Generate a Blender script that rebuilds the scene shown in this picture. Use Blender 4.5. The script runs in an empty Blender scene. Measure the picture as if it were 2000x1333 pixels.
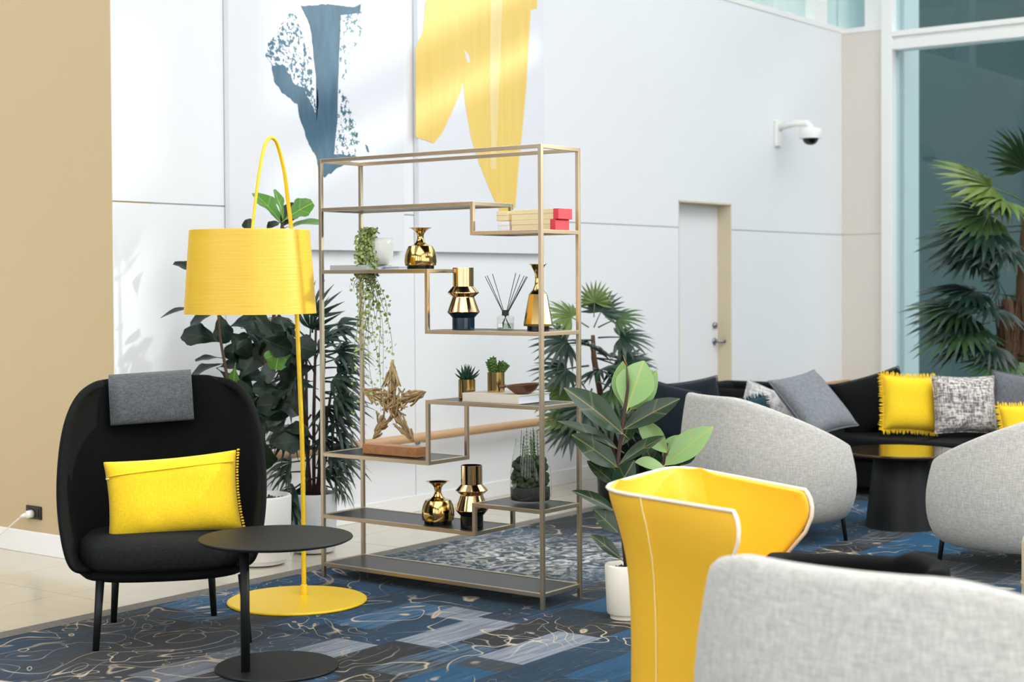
import bpy, bmesh, math, random
from mathutils import Vector, Matrix, Euler
C = bpy.context.scene.collection
sc = bpy.context.scene
PI = math.pi
R = math.radians

# ------------------------------------------------------------------ camera, world, sun, exposure
TH = 0.64698                       # the room is turned 37 degrees to the lens axis
SN, CS = math.sin(TH), math.cos(TH)
PITCH, ROLL, FPX, PPY, EYE = 0.02066, 0.0055, 3044.19, 611.43, 1.40
RIGHT = Vector((SN, -CS, 0)); AHEAD = Vector((CS, SN, 0))
fw = AHEAD*math.cos(PITCH) + Vector((0, 0, -math.sin(PITCH)))
up = RIGHT.cross(fw)
rx = (RIGHT - up*ROLL).normalized(); ry = (up + RIGHT*ROLL).normalized()
cam_d = bpy.data.cameras.new('camera'); cam = bpy.data.objects.new('camera', cam_d); C.objects.link(cam)
cam.matrix_world = Matrix.Translation((0, 0, EYE)) @ Matrix((rx, ry, -fw)).transposed().to_4x4()
cam_d.sensor_fit = 'HORIZONTAL'; cam_d.sensor_width = 36; cam_d.lens = FPX*36/2000
cam_d.shift_y = (PPY-666.5)/2000
cam_d.clip_start = 0.05; cam_d.clip_end = 200
cam_d.dof.use_dof = True; cam_d.dof.focus_distance = 6.45; cam_d.dof.aperture_fstop = 3.0
sc.camera = cam

w = bpy.data.worlds.new('world'); sc.world = w; w.use_nodes = True
bg = w.node_tree.nodes['Background']
bg.inputs[0].default_value = (0.97, 0.985, 1.0, 1); bg.inputs[1].default_value = 3.0
sun_d = bpy.data.lights.new('sun', 'SUN'); sun = bpy.data.objects.new('sun', sun_d); C.objects.link(sun)
sun_d.energy = 2.0; sun_d.angle = R(1.2); sun_d.color = (1.0, 0.93, 0.82)
sun.rotation_euler = Vector((0.65, -0.76, 0.28)).to_track_quat('Z', 'Y').to_euler()
sun.location = (20, -2, 12)
vs = sc.view_settings
vs.view_transform = 'Standard'; vs.look = 'None'; vs.gamma = 1; vs.use_curve_mapping = False
vs.exposure = 0.22
sc.cycles.use_denoising = True
sc.cycles.max_bounces = 10; sc.cycles.diffuse_bounces = 5; sc.cycles.glossy_bounces = 5
sc.cycles.transmission_bounces = 8; sc.cycles.transparent_max_bounces = 12
sc.cycles.caustics_reflective = False; sc.cycles.caustics_refractive = False
sc.cycles.sample_clamp_indirect = 6

# ------------------------------------------------------------------ small helpers
def at(px, py, D):
    """world point at depth D (metres along the view axis) on the sight line of a photograph point"""
    u = px-1000; v = py-PPY
    d = (rx*u - ry*v)/FPX + fw
    return Vector((0, 0, EYE)) + d*(D/d.dot(AHEAD))
def on_floor(px, py, z=.008):
    u = px-1000; v = py-PPY
    d = (rx*u - ry*v)/FPX + fw
    return Vector((0, 0, EYE)) + d*((z-EYE)/d.z)
def lin(c):
    c /= 255
    return c/12.92 if c <= .04045 else ((c+.055)/1.055)**2.4
def rgb(r, g, b): return (lin(r), lin(g), lin(b), 1)
ROT0 = math.atan2(-CS, SN)          # heading of "image right"; things facing the lens use it

class NT:
    def __init__(s, m): s.t = m.node_tree; s.n = s.t.nodes; s.l = s.t.links
    def new(s, typ, **kw):
        n = s.n.new(typ)
        for k, v in kw.items():
            if k.startswith('i_'): n.inputs[k[2:].replace('_', ' ')].default_value = v
            else: setattr(n, k, v)
        return n
    def link(s, a, b): s.l.new(a, b)
    def math(s, op, a, b=None, c=None, clamp=False):
        n = s.n.new('ShaderNodeMath'); n.operation = op; n.use_clamp = clamp
        for i, v in enumerate((a, b, c)):
            if v is None: continue
            if isinstance(v, (int, float)): n.inputs[i].default_value = v
            else: s.l.new(v, n.inputs[i])
        return n.outputs[0]
    def mix(s, f, a, b):
        n = s.n.new('ShaderNodeMix'); n.data_type = 'RGBA'
        for i, v in ((0, f), (6, a), (7, b)):
            if isinstance(v, (int, float)): n.inputs[i].default_value = v
            elif isinstance(v, tuple): n.inputs[i].default_value = v
            else: s.l.new(v, n.inputs[i])
        return n.outputs[2]
    def coord(s, scale=(1, 1, 1), kind='Object', rot=(0, 0, 0), loc=(0, 0, 0)):
        tc = s.n.new('ShaderNodeTexCoord'); mp = s.n.new('ShaderNodeMapping')
        mp.inputs['Scale'].default_value = scale; mp.inputs['Rotation'].default_value = rot; mp.inputs['Location'].default_value = loc
        s.l.new(tc.outputs[kind], mp.inputs[0]); return mp.outputs[0]
    def noise(s, vec, scale, detail=3, rough=.5, dist=0):
        n = s.n.new('ShaderNodeTexNoise'); n.inputs['Scale'].default_value = scale; n.inputs['Detail'].default_value = detail
        n.inputs['Roughness'].default_value = rough; n.inputs['Distortion'].default_value = dist
        s.l.new(vec, n.inputs['Vector']); return n.outputs['Fac']
    def ramp(s, f, stops, interp='LINEAR'):
        n = s.n.new('ShaderNodeValToRGB'); r = n.color_ramp; r.interpolation = interp
        while len(r.elements) < len(stops): r.elements.new(.5)
        for e, (p, c) in zip(r.elements, stops): e.position = p; e.color = c
        s.l.new(f, n.inputs[0]); return n.outputs[0]
    def bump(s, h, strength=.3, dist=.005):
        n = s.n.new('ShaderNodeBump'); n.inputs['Strength'].default_value = strength; n.inputs['Distance'].default_value = dist
        s.l.new(h, n.inputs['Height']); s.l.new(n.outputs[0], s.bsdf.inputs['Normal'])
def mat(name, col, rough=.6, metal=0, spec=.5, **kw):
    m = bpy.data.materials.new(name); m.use_nodes = True
    b = m.node_tree.nodes['Principled BSDF']
    b.inputs['Base Color'].default_value = col; b.inputs['Roughness'].default_value = rough
    b.inputs['Metallic'].default_value = metal; b.inputs['Specular IOR Level'].default_value = spec
    for k, v in kw.items(): b.inputs[k.replace('_', ' ')].default_value = v
    t = NT(m); t.bsdf = b; t.base = b.inputs['Base Color']; t.m = m
    return m, t
def plain(name, col, rough=.6, var=.06, scale=8, bump=0, metal=0, spec=.5, bscale=60, **kw):
    m, t = mat(name, col, rough, metal, spec, **kw)
    v = t.coord()
    dark = tuple(c*(1-var) for c in col[:3])+(1,); lite = tuple(min(1, c*(1+var)) for c in col[:3])+(1,)
    t.link(t.mix(t.noise(v, scale, 4), dark, lite), t.base)
    if bump: t.bump(t.noise(v, bscale, 3), bump, .003)
    return m
def fabric(name, col, col2=None, scale=260, bump=.35, rough=.9, slub=.0, contrast=1.0, sheen=.15):
    m, t = mat(name, col, rough, 0, .2, Sheen_Weight=sheen)
    col2 = col2 or tuple(c*.75 for c in col[:3])+(1,)
    a = t.noise(t.coord((scale, scale, scale*.12)), 1, 2); b = t.noise(t.coord((scale*.16, scale*.16, scale)), 1, 2)
    f = t.math('MULTIPLY_ADD', t.math('SUBTRACT', t.math('ADD', a, b), 1.0), 2.2*contrast, .5, clamp=True)
    if slub:
        n = t.noise(t.coord(), slub, 3); f = t.math('MULTIPLY_ADD', t.math('SUBTRACT', n, .5), 1.6, f, clamp=True)
    t.link(t.mix(f, col2, col), t.base); t.bump(f, bump, .0015)
    return m

class MB:
    """collects shapes into one mesh"""
    def __init__(s): s.v = []; s.f = []; s.mi = []; s.cur = 0
    def add(s, vs_, fs): 
        o = len(s.v); s.v += [tuple(x) for x in vs_]; s.f += [tuple(i+o for i in f) for f in fs]; s.mi += [s.cur]*len(fs); return s
    def box(s, x0, y0, z0, x1, y1, z1):
        return s.add([(x0,y0,z0),(x1,y0,z0),(x1,y1,z0),(x0,y1,z0),(x0,y0,z1),(x1,y0,z1),(x1,y1,z1),(x0,y1,z1)],
                     [(0,3,2,1),(4,5,6,7),(0,1,5,4),(1,2,6,5),(2,3,7,6),(3,0,4,7)])
    def tube(s, pts, rad, n=10, cap=True, sx=1.0):
        pts = [Vector(p) for p in pts]; rad = rad if isinstance(rad, (list, tuple)) else [rad]*len(pts)
        vs_, prev = [], None
        for i, p in enumerate(pts):
            t = (pts[min(i+1, len(pts)-1)] - pts[max(i-1, 0)]).normalized()
            if prev is None:
                a = Vector((1, 0, 0)) if abs(t.x) < .8 else Vector((0, 1, 0)); a = (a - t*a.dot(t)).normalized()
            else: a = (prev - t*prev.dot(t)).normalized()
            prev = a; b = t.cross(a)
            vs_ += [p + a*(math.cos(2*PI*k/n)*rad[i]*sx) + b*(math.sin(2*PI*k/n)*rad[i]) for k in range(n)]
        fs = [(i*n+k, i*n+(k+1) % n, (i+1)*n+(k+1) % n, (i+1)*n+k) for i in range(len(pts)-1) for k in range(n)]
        if cap: fs += [tuple(range(n-1, -1, -1)), tuple((len(pts)-1)*n+k for k in range(n))]
        return s.add(vs_, fs)
    def lathe(s, prof, n=40, c=(0, 0, 0), hard=False, cap0=True, cap1=True, ph=0):
        ring = lambda r, z: [(c[0]+r*math.cos(2*PI*k/n+ph), c[1]+r*math.sin(2*PI*k/n+ph), c[2]+z) for k in range(n)]
        if hard:
            for (r0, z0), (r1, z1) in zip(prof, prof[1:]):
                s.add(ring(r0, z0)+ring(r1, z1), [(k, (k+1) % n, n+(k+1) % n, n+k) for k in range(n)])
        else:
            vs_ = []
            for r, z in prof: vs_ += ring(r, z)
            s.add(vs_, [(i*n+k, i*n+(k+1) % n, (i+1)*n+(k+1) % n, (i+1)*n+k) for i in range(len(prof)-1) for k in range(n)])
        if cap0 and prof[0][0] > 1e-4: s.add(ring(*prof[0]), [tuple(range(n-1, -1, -1))])
        if cap1 and prof[-1][0] > 1e-4: s.add(ring(*prof[-1]), [tuple(range(n))])
        return s
    def grid(s, rows, close=False):
        n = len(rows[0]); vs_ = [p for r in rows for p in r]
        fs = [(i*n+k, i*n+(k+1) % n, (i+1)*n+(k+1) % n, (i+1)*n+k) for i in range(len(rows)-1) for k in range(n if close else n-1)]
        return s.add(vs_, fs)
    def mesh(s, name, mats, smooth=False):
        me = bpy.data.meshes.new(name); me.from_pydata(s.v, [], s.f)
        for m in (mats if isinstance(mats, (list, tuple)) else [mats]): me.materials.append(m)
        me.polygons.foreach_set('material_index', s.mi)
        if smooth: me.polygons.foreach_set('use_smooth', [True]*len(s.f))
        me.update(); return me
    def build(s, name, mats, parent=None, smooth=False, bevel=0, sub=0, solid=0, loc=None, recalc=False, off=-1):
        me = s.mesh(name, mats, smooth)
        if recalc:
            bm = bmesh.new(); bm.from_mesh(me); bmesh.ops.recalc_face_normals(bm, faces=bm.faces); bm.to_mesh(me); bm.free()
        o = bpy.data.objects.new(name, me); C.objects.link(o)
        if parent: o.parent = parent
        if loc is not None: o.location = loc
        if solid: 
            q = o.modifiers.new('solid', 'SOLIDIFY'); q.thickness = solid; q.offset = off
        if sub:
            q = o.modifiers.new('sub', 'SUBSURF'); q.levels = sub; q.render_levels = sub
        if bevel:
            q = o.modifiers.new('bevel', 'BEVEL'); q.width = bevel; q.segments = 2; q.limit_method = 'ANGLE'
        return o
def tag(o, label=None, cat=None, group=None, kind=None):
    if label: o['label'] = label
    if cat: o['category'] = cat
    if group: o['group'] = group
    if kind: o['kind'] = kind
    return o
def thing(name, label, cat, loc=(0, 0, 0), rot=0, group=None):
    o = bpy.data.objects.new(name, None); C.objects.link(o); o.empty_display_size = .1
    o.location = loc; o.rotation_euler = (0, 0, rot)
    return tag(o, label, cat, group)
def place(name, me, parent, M=None):
    o = bpy.data.objects.new(name, me); C.objects.link(o); o.parent = parent
    if M is not None: o.matrix_basis = M
    return o
def dup(root, loc=None, rot=None, label=None):
    r = root.copy(); C.objects.link(r)
    if loc is not None: r.location = loc
    if rot is not None: r.rotation_euler = (0, 0, rot)
    if label: r['label'] = label
    for ch in root.children:
        c = ch.copy(); C.objects.link(c); c.parent = r
        for g in ch.children:
            d = g.copy(); C.objects.link(d); d.parent = c
    return r
def frame(pos, direction, upv=(0, 0, 1), s=(1, 1, 1)):
    """matrix: local y runs along direction, local z towards upv"""
    y = Vector(direction).normalized(); z = Vector(upv); z = z - y*z.dot(y)
    if z.length < 1e-4: z = Vector((1, 0, 0)) - y*y.x
    z.normalize(); x = y.cross(z)
    M = Matrix((x, y, z)).transposed().to_4x4()
    return Matrix.Translation(pos) @ M @ Matrix.Diagonal((*s, 1))
def sgnp(v, p): return math.copysign(abs(v)**p, v)

# ------------------------------------------------------------------ materials
M = {}
M['white_wall'] = plain('white_wall', rgb(230, 232, 234), .75, .012, 1.5, .04)
M['cream_wall'] = plain('cream_wall', rgb(222, 215, 205), .75, .012, 1.5, .04)
M['tan_wall'] = plain('tan_wall', rgb(192, 172, 134), .7, .02, 1.2, .06)
M['white_paint'] = plain('white_paint', rgb(238, 238, 236), .45, .01, 3)
M['groove'] = plain('groove', rgb(186, 190, 192), .9)
M['door_jamb'] = plain('door_jamb', rgb(214, 200, 172), .6, .02)
M['ceiling'] = plain('ceiling', rgb(240, 240, 238), .85)
M['steel'] = plain('steel', rgb(150, 152, 155), .3, .05, 20, 0, 1)
M['black_metal'] = plain('black_metal', rgb(21, 24, 25), .5, .1, 30, .05, spec=.3)
M['black_plastic'] = plain('black_plastic', rgb(16, 17, 18), .35)
M['white_plastic'] = plain('white_plastic', rgb(236, 236, 232), .4)
def marble():
    m, t = mat('cream_tile', rgb(222, 214, 198), .14, 0, .5)
    v = t.coord((1, 1, 1), 'Object'); oi = t.new('ShaderNodeObjectInfo')
    n = t.noise(v, 2.2, 6, .6, 1.5)
    c = t.mix(n, rgb(190, 180, 160), rgb(214, 207, 192))
    c2 = t.mix(t.math('MULTIPLY', oi.outputs['Random'], .35), c, rgb(200, 190, 172))
    t.link(c2, t.base); return m
M['tile'] = marble()
M['grout'] = plain('grout', rgb(150, 142, 126), .8)
def carpet():
    m, t = mat('carpet_print', (0, 0, 0, 1), .95, 0, .08, Sheen_Weight=.1)
    tc = t.new('ShaderNodeTexCoord'); sp = t.new('ShaderNodeSeparateXYZ'); t.link(tc.outputs['Object'], sp.inputs[0])
    X, Y = sp.outputs[0], sp.outputs[1]
    def wn(*a):
        cb = t.new('ShaderNodeCombineXYZ')
        for i, q in enumerate(a): t.link(q, cb.inputs[i]) if not isinstance(q, (int, float)) else setattr(cb.inputs[i], 'default_value', q)
        n = t.new('ShaderNodeTexWhiteNoise'); n.noise_dimensions = '3D'; t.link(cb.outputs[0], n.inputs['Vector']); return n
    def patch(rowh, length, seed):
        row = t.math('FLOOR', t.math('DIVIDE', Y, rowh)); off = wn(row, seed, 3.0).outputs['Value']
        col = t.math('FLOOR', t.math('DIVIDE', t.math('MULTIPLY_ADD', off, length, X), length))
        return wn(row, col, seed)
    p = patch(.21, .52, 1.0); q = patch(.42, 1.05, 7.0)
    big = t.noise(t.coord((.55, .55, .55), loc=(3.1, 1.7, 0)), 1, 2)
    navy, teal, char, slate, lav, blue = rgb(6, 27, 39), rgb(5, 52, 76), rgb(25, 28, 30), rgb(52, 60, 66), rgb(140, 147, 158), rgb(6, 76, 112)
    f = t.math('ADD', t.math('MULTIPLY', q.outputs['Value'], .62), t.math('MULTIPLY', p.outputs['Value'], .38))
    c = t.ramp(f, [(0, navy), (.24, teal), (.36, navy), (.44, blue), (.54, char), (.61, slate), (.67, char), (.76, lav), (.81, teal), (.88, navy)], 'CONSTANT')
    streak = t.noise(t.coord((3.0, 46, 1)), 1, 4, .65); streak2 = t.noise(t.coord((7, 120, 1), loc=(5, 2, 0)), 1, 3, .6)
    sm = t.math('MULTIPLY', t.math('MULTIPLY_ADD', t.math('SUBTRACT', streak, .5), 5.0, .5, clamp=True), .45)
    alt = t.ramp(p.outputs['Value'], [(0, rgb(16, 82, 124)), (.3, rgb(6, 20, 30)), (.55, rgb(14, 44, 68)), (.72, rgb(112, 132, 150)), (.86, rgb(10, 40, 64))], 'CONSTANT')
    c = t.mix(sm, c, alt)
    c = t.mix(t.math('MULTIPLY', t.math('MULTIPLY_ADD', t.math('SUBTRACT', streak2, .62), 9.0, 0, clamp=True), .5), c, rgb(140, 158, 178))
    # drawn scrolls: contour lines of a warped field
    def lines(scale, mult, wid, loc):
        n = t.noise(t.coord((1, 1, 1), loc=loc), scale, 1.2, .4, 1.6)
        fr = t.math('ABSOLUTE', t.math('SUBTRACT', t.math('FRACT', t.math('MULTIPLY', n, mult)), .5))
        return t.math('SUBTRACT', 1, t.math('DIVIDE', fr, wid), clamp=True)
    l1 = lines(1.9, 7, .075, (0, 0, 0)); l2 = lines(3.4, 5, .04, (7, 3, 2))
    mask = t.math('MULTIPLY_ADD', t.math('SUBTRACT', t.noise(t.coord((1, 1, 1), loc=(11, 4, 0)), 1.6, 2), .42), 6, 0, clamp=True)
    mask2 = t.math('MULTIPLY_ADD', t.math('SUBTRACT', t.noise(t.coord((1, 1, 1), loc=(2, 14, 0)), 1.9, 2), .5), 6, 0, clamp=True)
    lc = t.mix(t.noise(t.coord(), 2.0, 2), rgb(190, 152, 80), rgb(216, 214, 206))
    # one large pale mottled patch, and a scroll medallion
    def round_mask(cx, cy, r0, r1):
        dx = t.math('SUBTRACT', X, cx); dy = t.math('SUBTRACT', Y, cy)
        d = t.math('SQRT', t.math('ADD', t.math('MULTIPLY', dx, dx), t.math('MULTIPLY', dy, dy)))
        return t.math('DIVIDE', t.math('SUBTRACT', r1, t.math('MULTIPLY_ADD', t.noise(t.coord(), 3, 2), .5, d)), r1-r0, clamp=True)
    rz = round_mask(6.35, 4.65, .5, 1.1)
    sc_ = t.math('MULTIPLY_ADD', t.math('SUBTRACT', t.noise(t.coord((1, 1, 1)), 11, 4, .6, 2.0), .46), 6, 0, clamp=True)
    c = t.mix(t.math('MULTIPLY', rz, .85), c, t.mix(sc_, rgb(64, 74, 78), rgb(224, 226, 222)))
    md = round_mask(3.85, 4.75, .5, 1.05)
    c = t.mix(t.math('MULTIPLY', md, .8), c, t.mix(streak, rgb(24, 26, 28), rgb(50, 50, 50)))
    c = t.mix(t.math('MULTIPLY', l1, mask), c, lc); c = t.mix(t.math('MULTIPLY', l2, t.math('MAXIMUM', mask2, md)), c, lc)
    c = t.mix(.14, c, (0, 0, 0, 1))
    t.link(c, t.base)
    t.bump(t.noise(t.coord((400, 400, 400)), 1, 2), .4, .003)
    return m
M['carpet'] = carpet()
M['carpet_border'] = fabric('carpet_border', rgb(112, 108, 98), rgb(90, 86, 76))
def brass(name, a, b, rough=.2):
    m, t = mat(name, a, rough, 1)
    n = t.noise(t.coord((160, 160, 3)), 1, 2)
    t.link(t.mix(n, a, b), t.base); return m
M['champagne'] = brass('champagne_metal', rgb(208, 191, 166), rgb(200, 181, 154), .34)
M['gold'] = brass('polished_gold', rgb(212, 182, 122), rgb(196, 162, 98), .13)
M['rose_gold'] = brass('polished_rose_gold', rgb(228, 194, 148), rgb(212, 174, 124), .10)
M['shelf_black'] = plain('shelf_black', rgb(34, 36, 37), .34, .1, 12, .02, spec=.35)
M['navy_gloss'] = plain('navy_gloss', rgb(10, 40, 58), .1, .05)
M['black_gloss'] = plain('black_gloss', rgb(14, 15, 18), .12, .05)
M['yellow_metal'] = plain('yellow_metal', rgb(240, 198, 26), .38, .02, 20)
def shade_mat():
    m, t = mat('lamp_shade_yellow', rgb(236, 196, 60), .36, 0, .5)
    v = t.coord((5, 5, 150))
    n = t.noise(v, 1, 3); t.link(t.mix(n, rgb(218, 174, 38), rgb(234, 196, 74)), t.base); t.bump(n, .25, .002); return m
M['shade'] = shade_mat()
M['chair_black'] = fabric('chair_black', rgb(10, 13, 13), rgb(6, 8, 8), 300, .3, sheen=0)
M['seat_black'] = fabric('seat_black', rgb(30, 32, 33), rgb(19, 21, 22), 300, .3, sheen=0)
M['headrest'] = fabric('headrest_grey', rgb(92, 97, 100), rgb(68, 73, 76), 300, .4)
M['yellow_cotton'] = fabric('yellow_cotton', rgb(244, 207, 46), rgb(234, 192, 26), 350, .15)
M['yellow_leather'] = plain('yellow_upholstery', rgb(250, 194, 46), .5, .03, 5, .12, bscale=400)
M['sunlit_piping'] = plain('sunlit_piping', rgb(250, 232, 206), .5)
M['yellow_seam'] = plain('yellow_seam', rgb(248, 226, 150), .6)
M['grey_melange'] = fabric('grey_melange', rgb(214, 211, 203), rgb(164, 162, 157), 210, .25, slub=0, contrast=.55)
M['sofa_black'] = fabric('sofa_black', rgb(9, 12, 14), rgb(5, 7, 8), 220, .3, sheen=0)
M['navy_cloth'] = fabric('navy_cloth', rgb(20, 31, 41), rgb(12, 20, 28), 220, .3)
M['teal_cloth'] = fabric('teal_cloth', rgb(14, 70, 84), rgb(8, 48, 60), 220, .3)
M['black_cloth'] = fabric('black_cloth', rgb(9, 11, 13), rgb(5, 7, 8), 220, .3, sheen=0)
M['grey_cloth'] = fabric('grey_cloth', rgb(134, 138, 143), rgb(108, 112, 118), 260, .3)
M['dgrey_cloth'] = fabric('slate_cloth', rgb(108, 110, 116), rgb(84, 86, 92), 260, .3)
M['tweed'] = fabric('tweed', rgb(214, 208, 202), rgb(104, 100, 100), 120, .5, slub=70, contrast=1.6)
M['print_cloth'] = fabric('pale_print', rgb(224, 222, 218), rgb(170, 168, 168), 60, .3, slub=22, contrast=1.4)
M['cream_cloth'] = fabric('cream_cloth', rgb(226, 206, 170), rgb(206, 184, 148), 220, .3)
def wood(name, a, b, axis=(1, 14, 14), rough=.5):
    m, t = mat(name, a, rough)
    n = t.noise(t.coord(axis), 3, 5, .6, 1.2); t.link(t.mix(n, b, a), t.base); t.bump(n, .15, .002); return m
M['rail_wood'] = wood('rail_wood', rgb(204, 168, 126), rgb(182, 142, 100), (1, 20, 20))
M['slab_wood'] = wood('slab_wood', rgb(206, 150, 98), rgb(136, 82, 46), (16, 3, 16))
M['bowl_wood'] = wood('bowl_wood', rgb(122, 82, 58), rgb(78, 48, 32), (5, 16, 16), .25)

M['paper_cream'] = plain('paper_cream', rgb(236, 216, 168), .6, .03)
M['paper_white'] = plain('paper_white', rgb(244, 240, 236), .6, .02)
M['paper_red'] = plain('paper_red', rgb(222, 62, 74), .55, .03)
M['book_grey'] = plain('book_grey', rgb(186, 190, 188), .5, .03)
M['book_beige'] = plain('book_beige', rgb(214, 206, 190), .6, .03)
def pages():
    m, t = mat('book_pages', rgb(226, 230, 238), .8); n = t.noise(t.coord((2, 2, 900)), 1, 2); t.link(t.mix(n, rgb(196, 204, 220), rgb(236, 238, 244)), t.base); return m
M['pages'] = pages()
M['pot_white'] = plain('pot_white', rgb(238, 237, 234), .5, .02)
M['pot_cream'] = plain('pot_cream', rgb(232, 226, 210), .5, .02)
M['pot_stone'] = plain('pot_stone', rgb(206, 208, 210), .7, .08, 14, .1)
M['soil'] = plain('soil', rgb(74, 54, 42), .95, .5, 60, .8)
M['stem_brown'] = plain('stem_brown', rgb(72, 52, 44), .8, .2, 30, .2)
M['stem_green'] = plain('stem_green', rgb(70, 92, 52), .6, .2, 20)
M['palm_trunk'] = plain('palm_trunk', rgb(88, 66, 46), .95, .4, 25, .6)
def leaf_mat(name, a, b, rib, rough=.28, vein=60, width=.05):
    m, t = mat(name, a, rough, 0, .5)
    b_ = t.bsdf; b_.inputs['Specular IOR Level'].default_value = .32
    tc = t.new('ShaderNodeTexCoord'); sp = t.new('ShaderNodeSeparateXYZ'); t.link(tc.outputs['Object'], sp.inputs[0])
    ax = t.math('ABSOLUTE', sp.outputs[0])
    oi = t.new('ShaderNodeObjectInfo')
    n = t.noise(t.coord(), 9, 3)
    f = t.math('MULTIPLY_ADD', oi.outputs['Random'], .5, t.math('MULTIPLY', n, .5))
    c = t.mix(f, a, b)
    v = t.math('ABSOLUTE', t.math('SINE', t.math('MULTIPLY', t.math('MULTIPLY_ADD', ax, -.8, sp.outputs[1]), vein)))
    vm = t.math('MULTIPLY', t.math('SUBTRACT', 1, t.math('DIVIDE', v, .18), clamp=True), .35)
    rm = t.math('SUBTRACT', 1, t.math('DIVIDE', ax, .0035), clamp=True)
    c = t.mix(vm, c, rib); c = t.mix(rm, c, rib)
    t.link(c, t.base)
    return m
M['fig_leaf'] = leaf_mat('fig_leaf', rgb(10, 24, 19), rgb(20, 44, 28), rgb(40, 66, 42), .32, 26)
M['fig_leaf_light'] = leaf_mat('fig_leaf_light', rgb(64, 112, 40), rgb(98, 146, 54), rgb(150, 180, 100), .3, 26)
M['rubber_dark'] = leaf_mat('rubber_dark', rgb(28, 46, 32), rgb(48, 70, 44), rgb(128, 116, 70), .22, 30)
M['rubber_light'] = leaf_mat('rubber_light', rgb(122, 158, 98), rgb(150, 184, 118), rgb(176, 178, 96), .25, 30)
def frond_mat(name, a, b, rough=.38):
    m, t = mat(name, a, rough)
    oi = t.new('ShaderNodeObjectInfo'); n = t.noise(t.coord(), 5, 3)
    t.link(t.mix(t.math('MULTIPLY_ADD', oi.outputs['Random'], .6, t.math('MULTIPLY', n, .4)), a, b), t.base); return m
M['frond_dark'] = frond_mat('frond_dark', rgb(12, 36, 29), rgb(28, 60, 40))
M['frond_mid'] = frond_mat('frond_mid', rgb(26, 56, 36), rgb(70, 100, 50))
M['frond_light'] = frond_mat('frond_light', rgb(72, 98, 32), rgb(104, 124, 48))
M['twig'] = frond_mat('twig_bark', rgb(120, 94, 58), rgb(204, 178, 130), .85)
M['trail_leaf'] = frond_mat('trail_leaf', rgb(136, 156, 84), rgb(206, 214, 152), .5)
M['succulent'] = plain('succulent', rgb(40, 76, 56), .45, .2, 12)
M['succulent_light'] = plain('succulent_light', rgb(86, 120, 52), .45, .2, 12)
M['moss'] = plain('moss', rgb(46, 58, 36), .95, .6, 40, .8)
M['gravel'] = plain('dark_gravel', rgb(34, 34, 33), .9, .5, 90, .9)
def glass_mat(name, tint, gl=1.0, rough=.0, ior=1.5):
    m = bpy.data.materials.new(name); m.use_nodes = True; n = m.node_tree.nodes; l = m.node_tree.links
    n.remove(n['Principled BSDF']); out = n['Material Output']
    tr = n.new('ShaderNodeBsdfTransparent'); tr.inputs[0].default_value = tint
    g = n.new('ShaderNodeBsdfGlossy'); g.inputs['Roughness'].default_value = rough; g.inputs[0].default_value = (gl, gl, gl, 1)
    fr = n.new('ShaderNodeFresnel'); fr.inputs[0].default_value = ior
    mx = n.new('ShaderNodeMixShader'); ge = n.new('ShaderNodeNewGeometry'); mu = n.new('ShaderNodeMath'); mu.operation = 'MULTIPLY_ADD'
    l.new(ge.outputs['Backfacing'], mu.inputs[0]); mu.inputs[1].default_value = -1.0; mu.inputs[2].default_value = 1.0
    m2 = n.new('ShaderNodeMath'); m2.operation = 'MULTIPLY'; l.new(fr.outputs[0], m2.inputs[0]); l.new(mu.outputs[0], m2.inputs[1])
    l.new(m2.outputs[0], mx.inputs[0]); l.new(tr.outputs[0], mx.inputs[1]); l.new(g.outputs[0], mx.inputs[2])
    l.new(mx.outputs[0], out.inputs[0]); return m
M['window_glass'] = glass_mat('window_glass', (.79, .885, .91, 1))
M['jar_glass'] = glass_mat('jar_glass', (.975, .985, .98, 1), 1, 0, 1.35)
M['bottle_glass'] = glass_mat('bottle_glass', (.90, .93, .92, 1), 1, 0, 1.5)
M['milk_glass'] = plain('milk_glass', rgb(246, 242, 236), .15, .02, Transmission_Weight=.0, Subsurface_Weight=.0)
M['facade'] = plain('facade', rgb(44, 66, 66), .9, .1, .6)
M['hall_cream'] = plain('hall_cream', rgb(222, 220, 200), .9, .1, .8)
M['canvas_white'] = plain('canvas_white', rgb(224, 226, 231), .7, .01, 3, .05, bscale=300)

# ------------------------------------------------------------------ the room
YW, XT, XR, ZT = 6.165, 4.925, 13.15, 3.63
def structure(o): o['kind'] = 'structure'; return o
fl = MB(); fl.box(-6, -7, -.12, 14, 8.5, -.012); floor = structure(fl.build('floor', M['grout']))
# tiles: only where the carpet leaves them bare
CY, CYB = 5.37, 5.27              # carpet edge, inner edge of its border
tile_me = {}
def tile(x0, y0, x1, y1):
    k = (round(x1-x0, 3), round(y1-y0, 3))
    if k not in tile_me:
        b = MB(); b.box(0, 0, -.012, k[0], k[1], 0); tile_me[k] = b.mesh('tile', M['tile'])
    o = place('tile', tile_me[k], floor); o.location = (x0, y0, 0)
x = 1.355
while x < XR:
    for y0, y1 in ((CY, 5.82), (5.824, 6.42), (6.424, 7.02), (7.024, 7.62), (7.624, 8.22)):
        x1 = x+.596
        if y0 > 6.1 and x > XT: continue
        if y0 < 6.16 < y1 and x > XT: y1 = YW
        tile(x, y0, x1, y1)
    x += .6
XC = -5.95
cp = thing('carpet', 'patchwork blue, grey and gold patterned carpet covering the lounge floor', 'carpet')
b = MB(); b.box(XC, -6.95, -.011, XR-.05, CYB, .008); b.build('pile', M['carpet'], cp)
b = MB(); b.box(XC, CYB, -.011, XR-.05, CY, .007); o = b.build('border_strip', M['carpet_border'], cp); o['label'] = 'plain taupe border strip'

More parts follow.
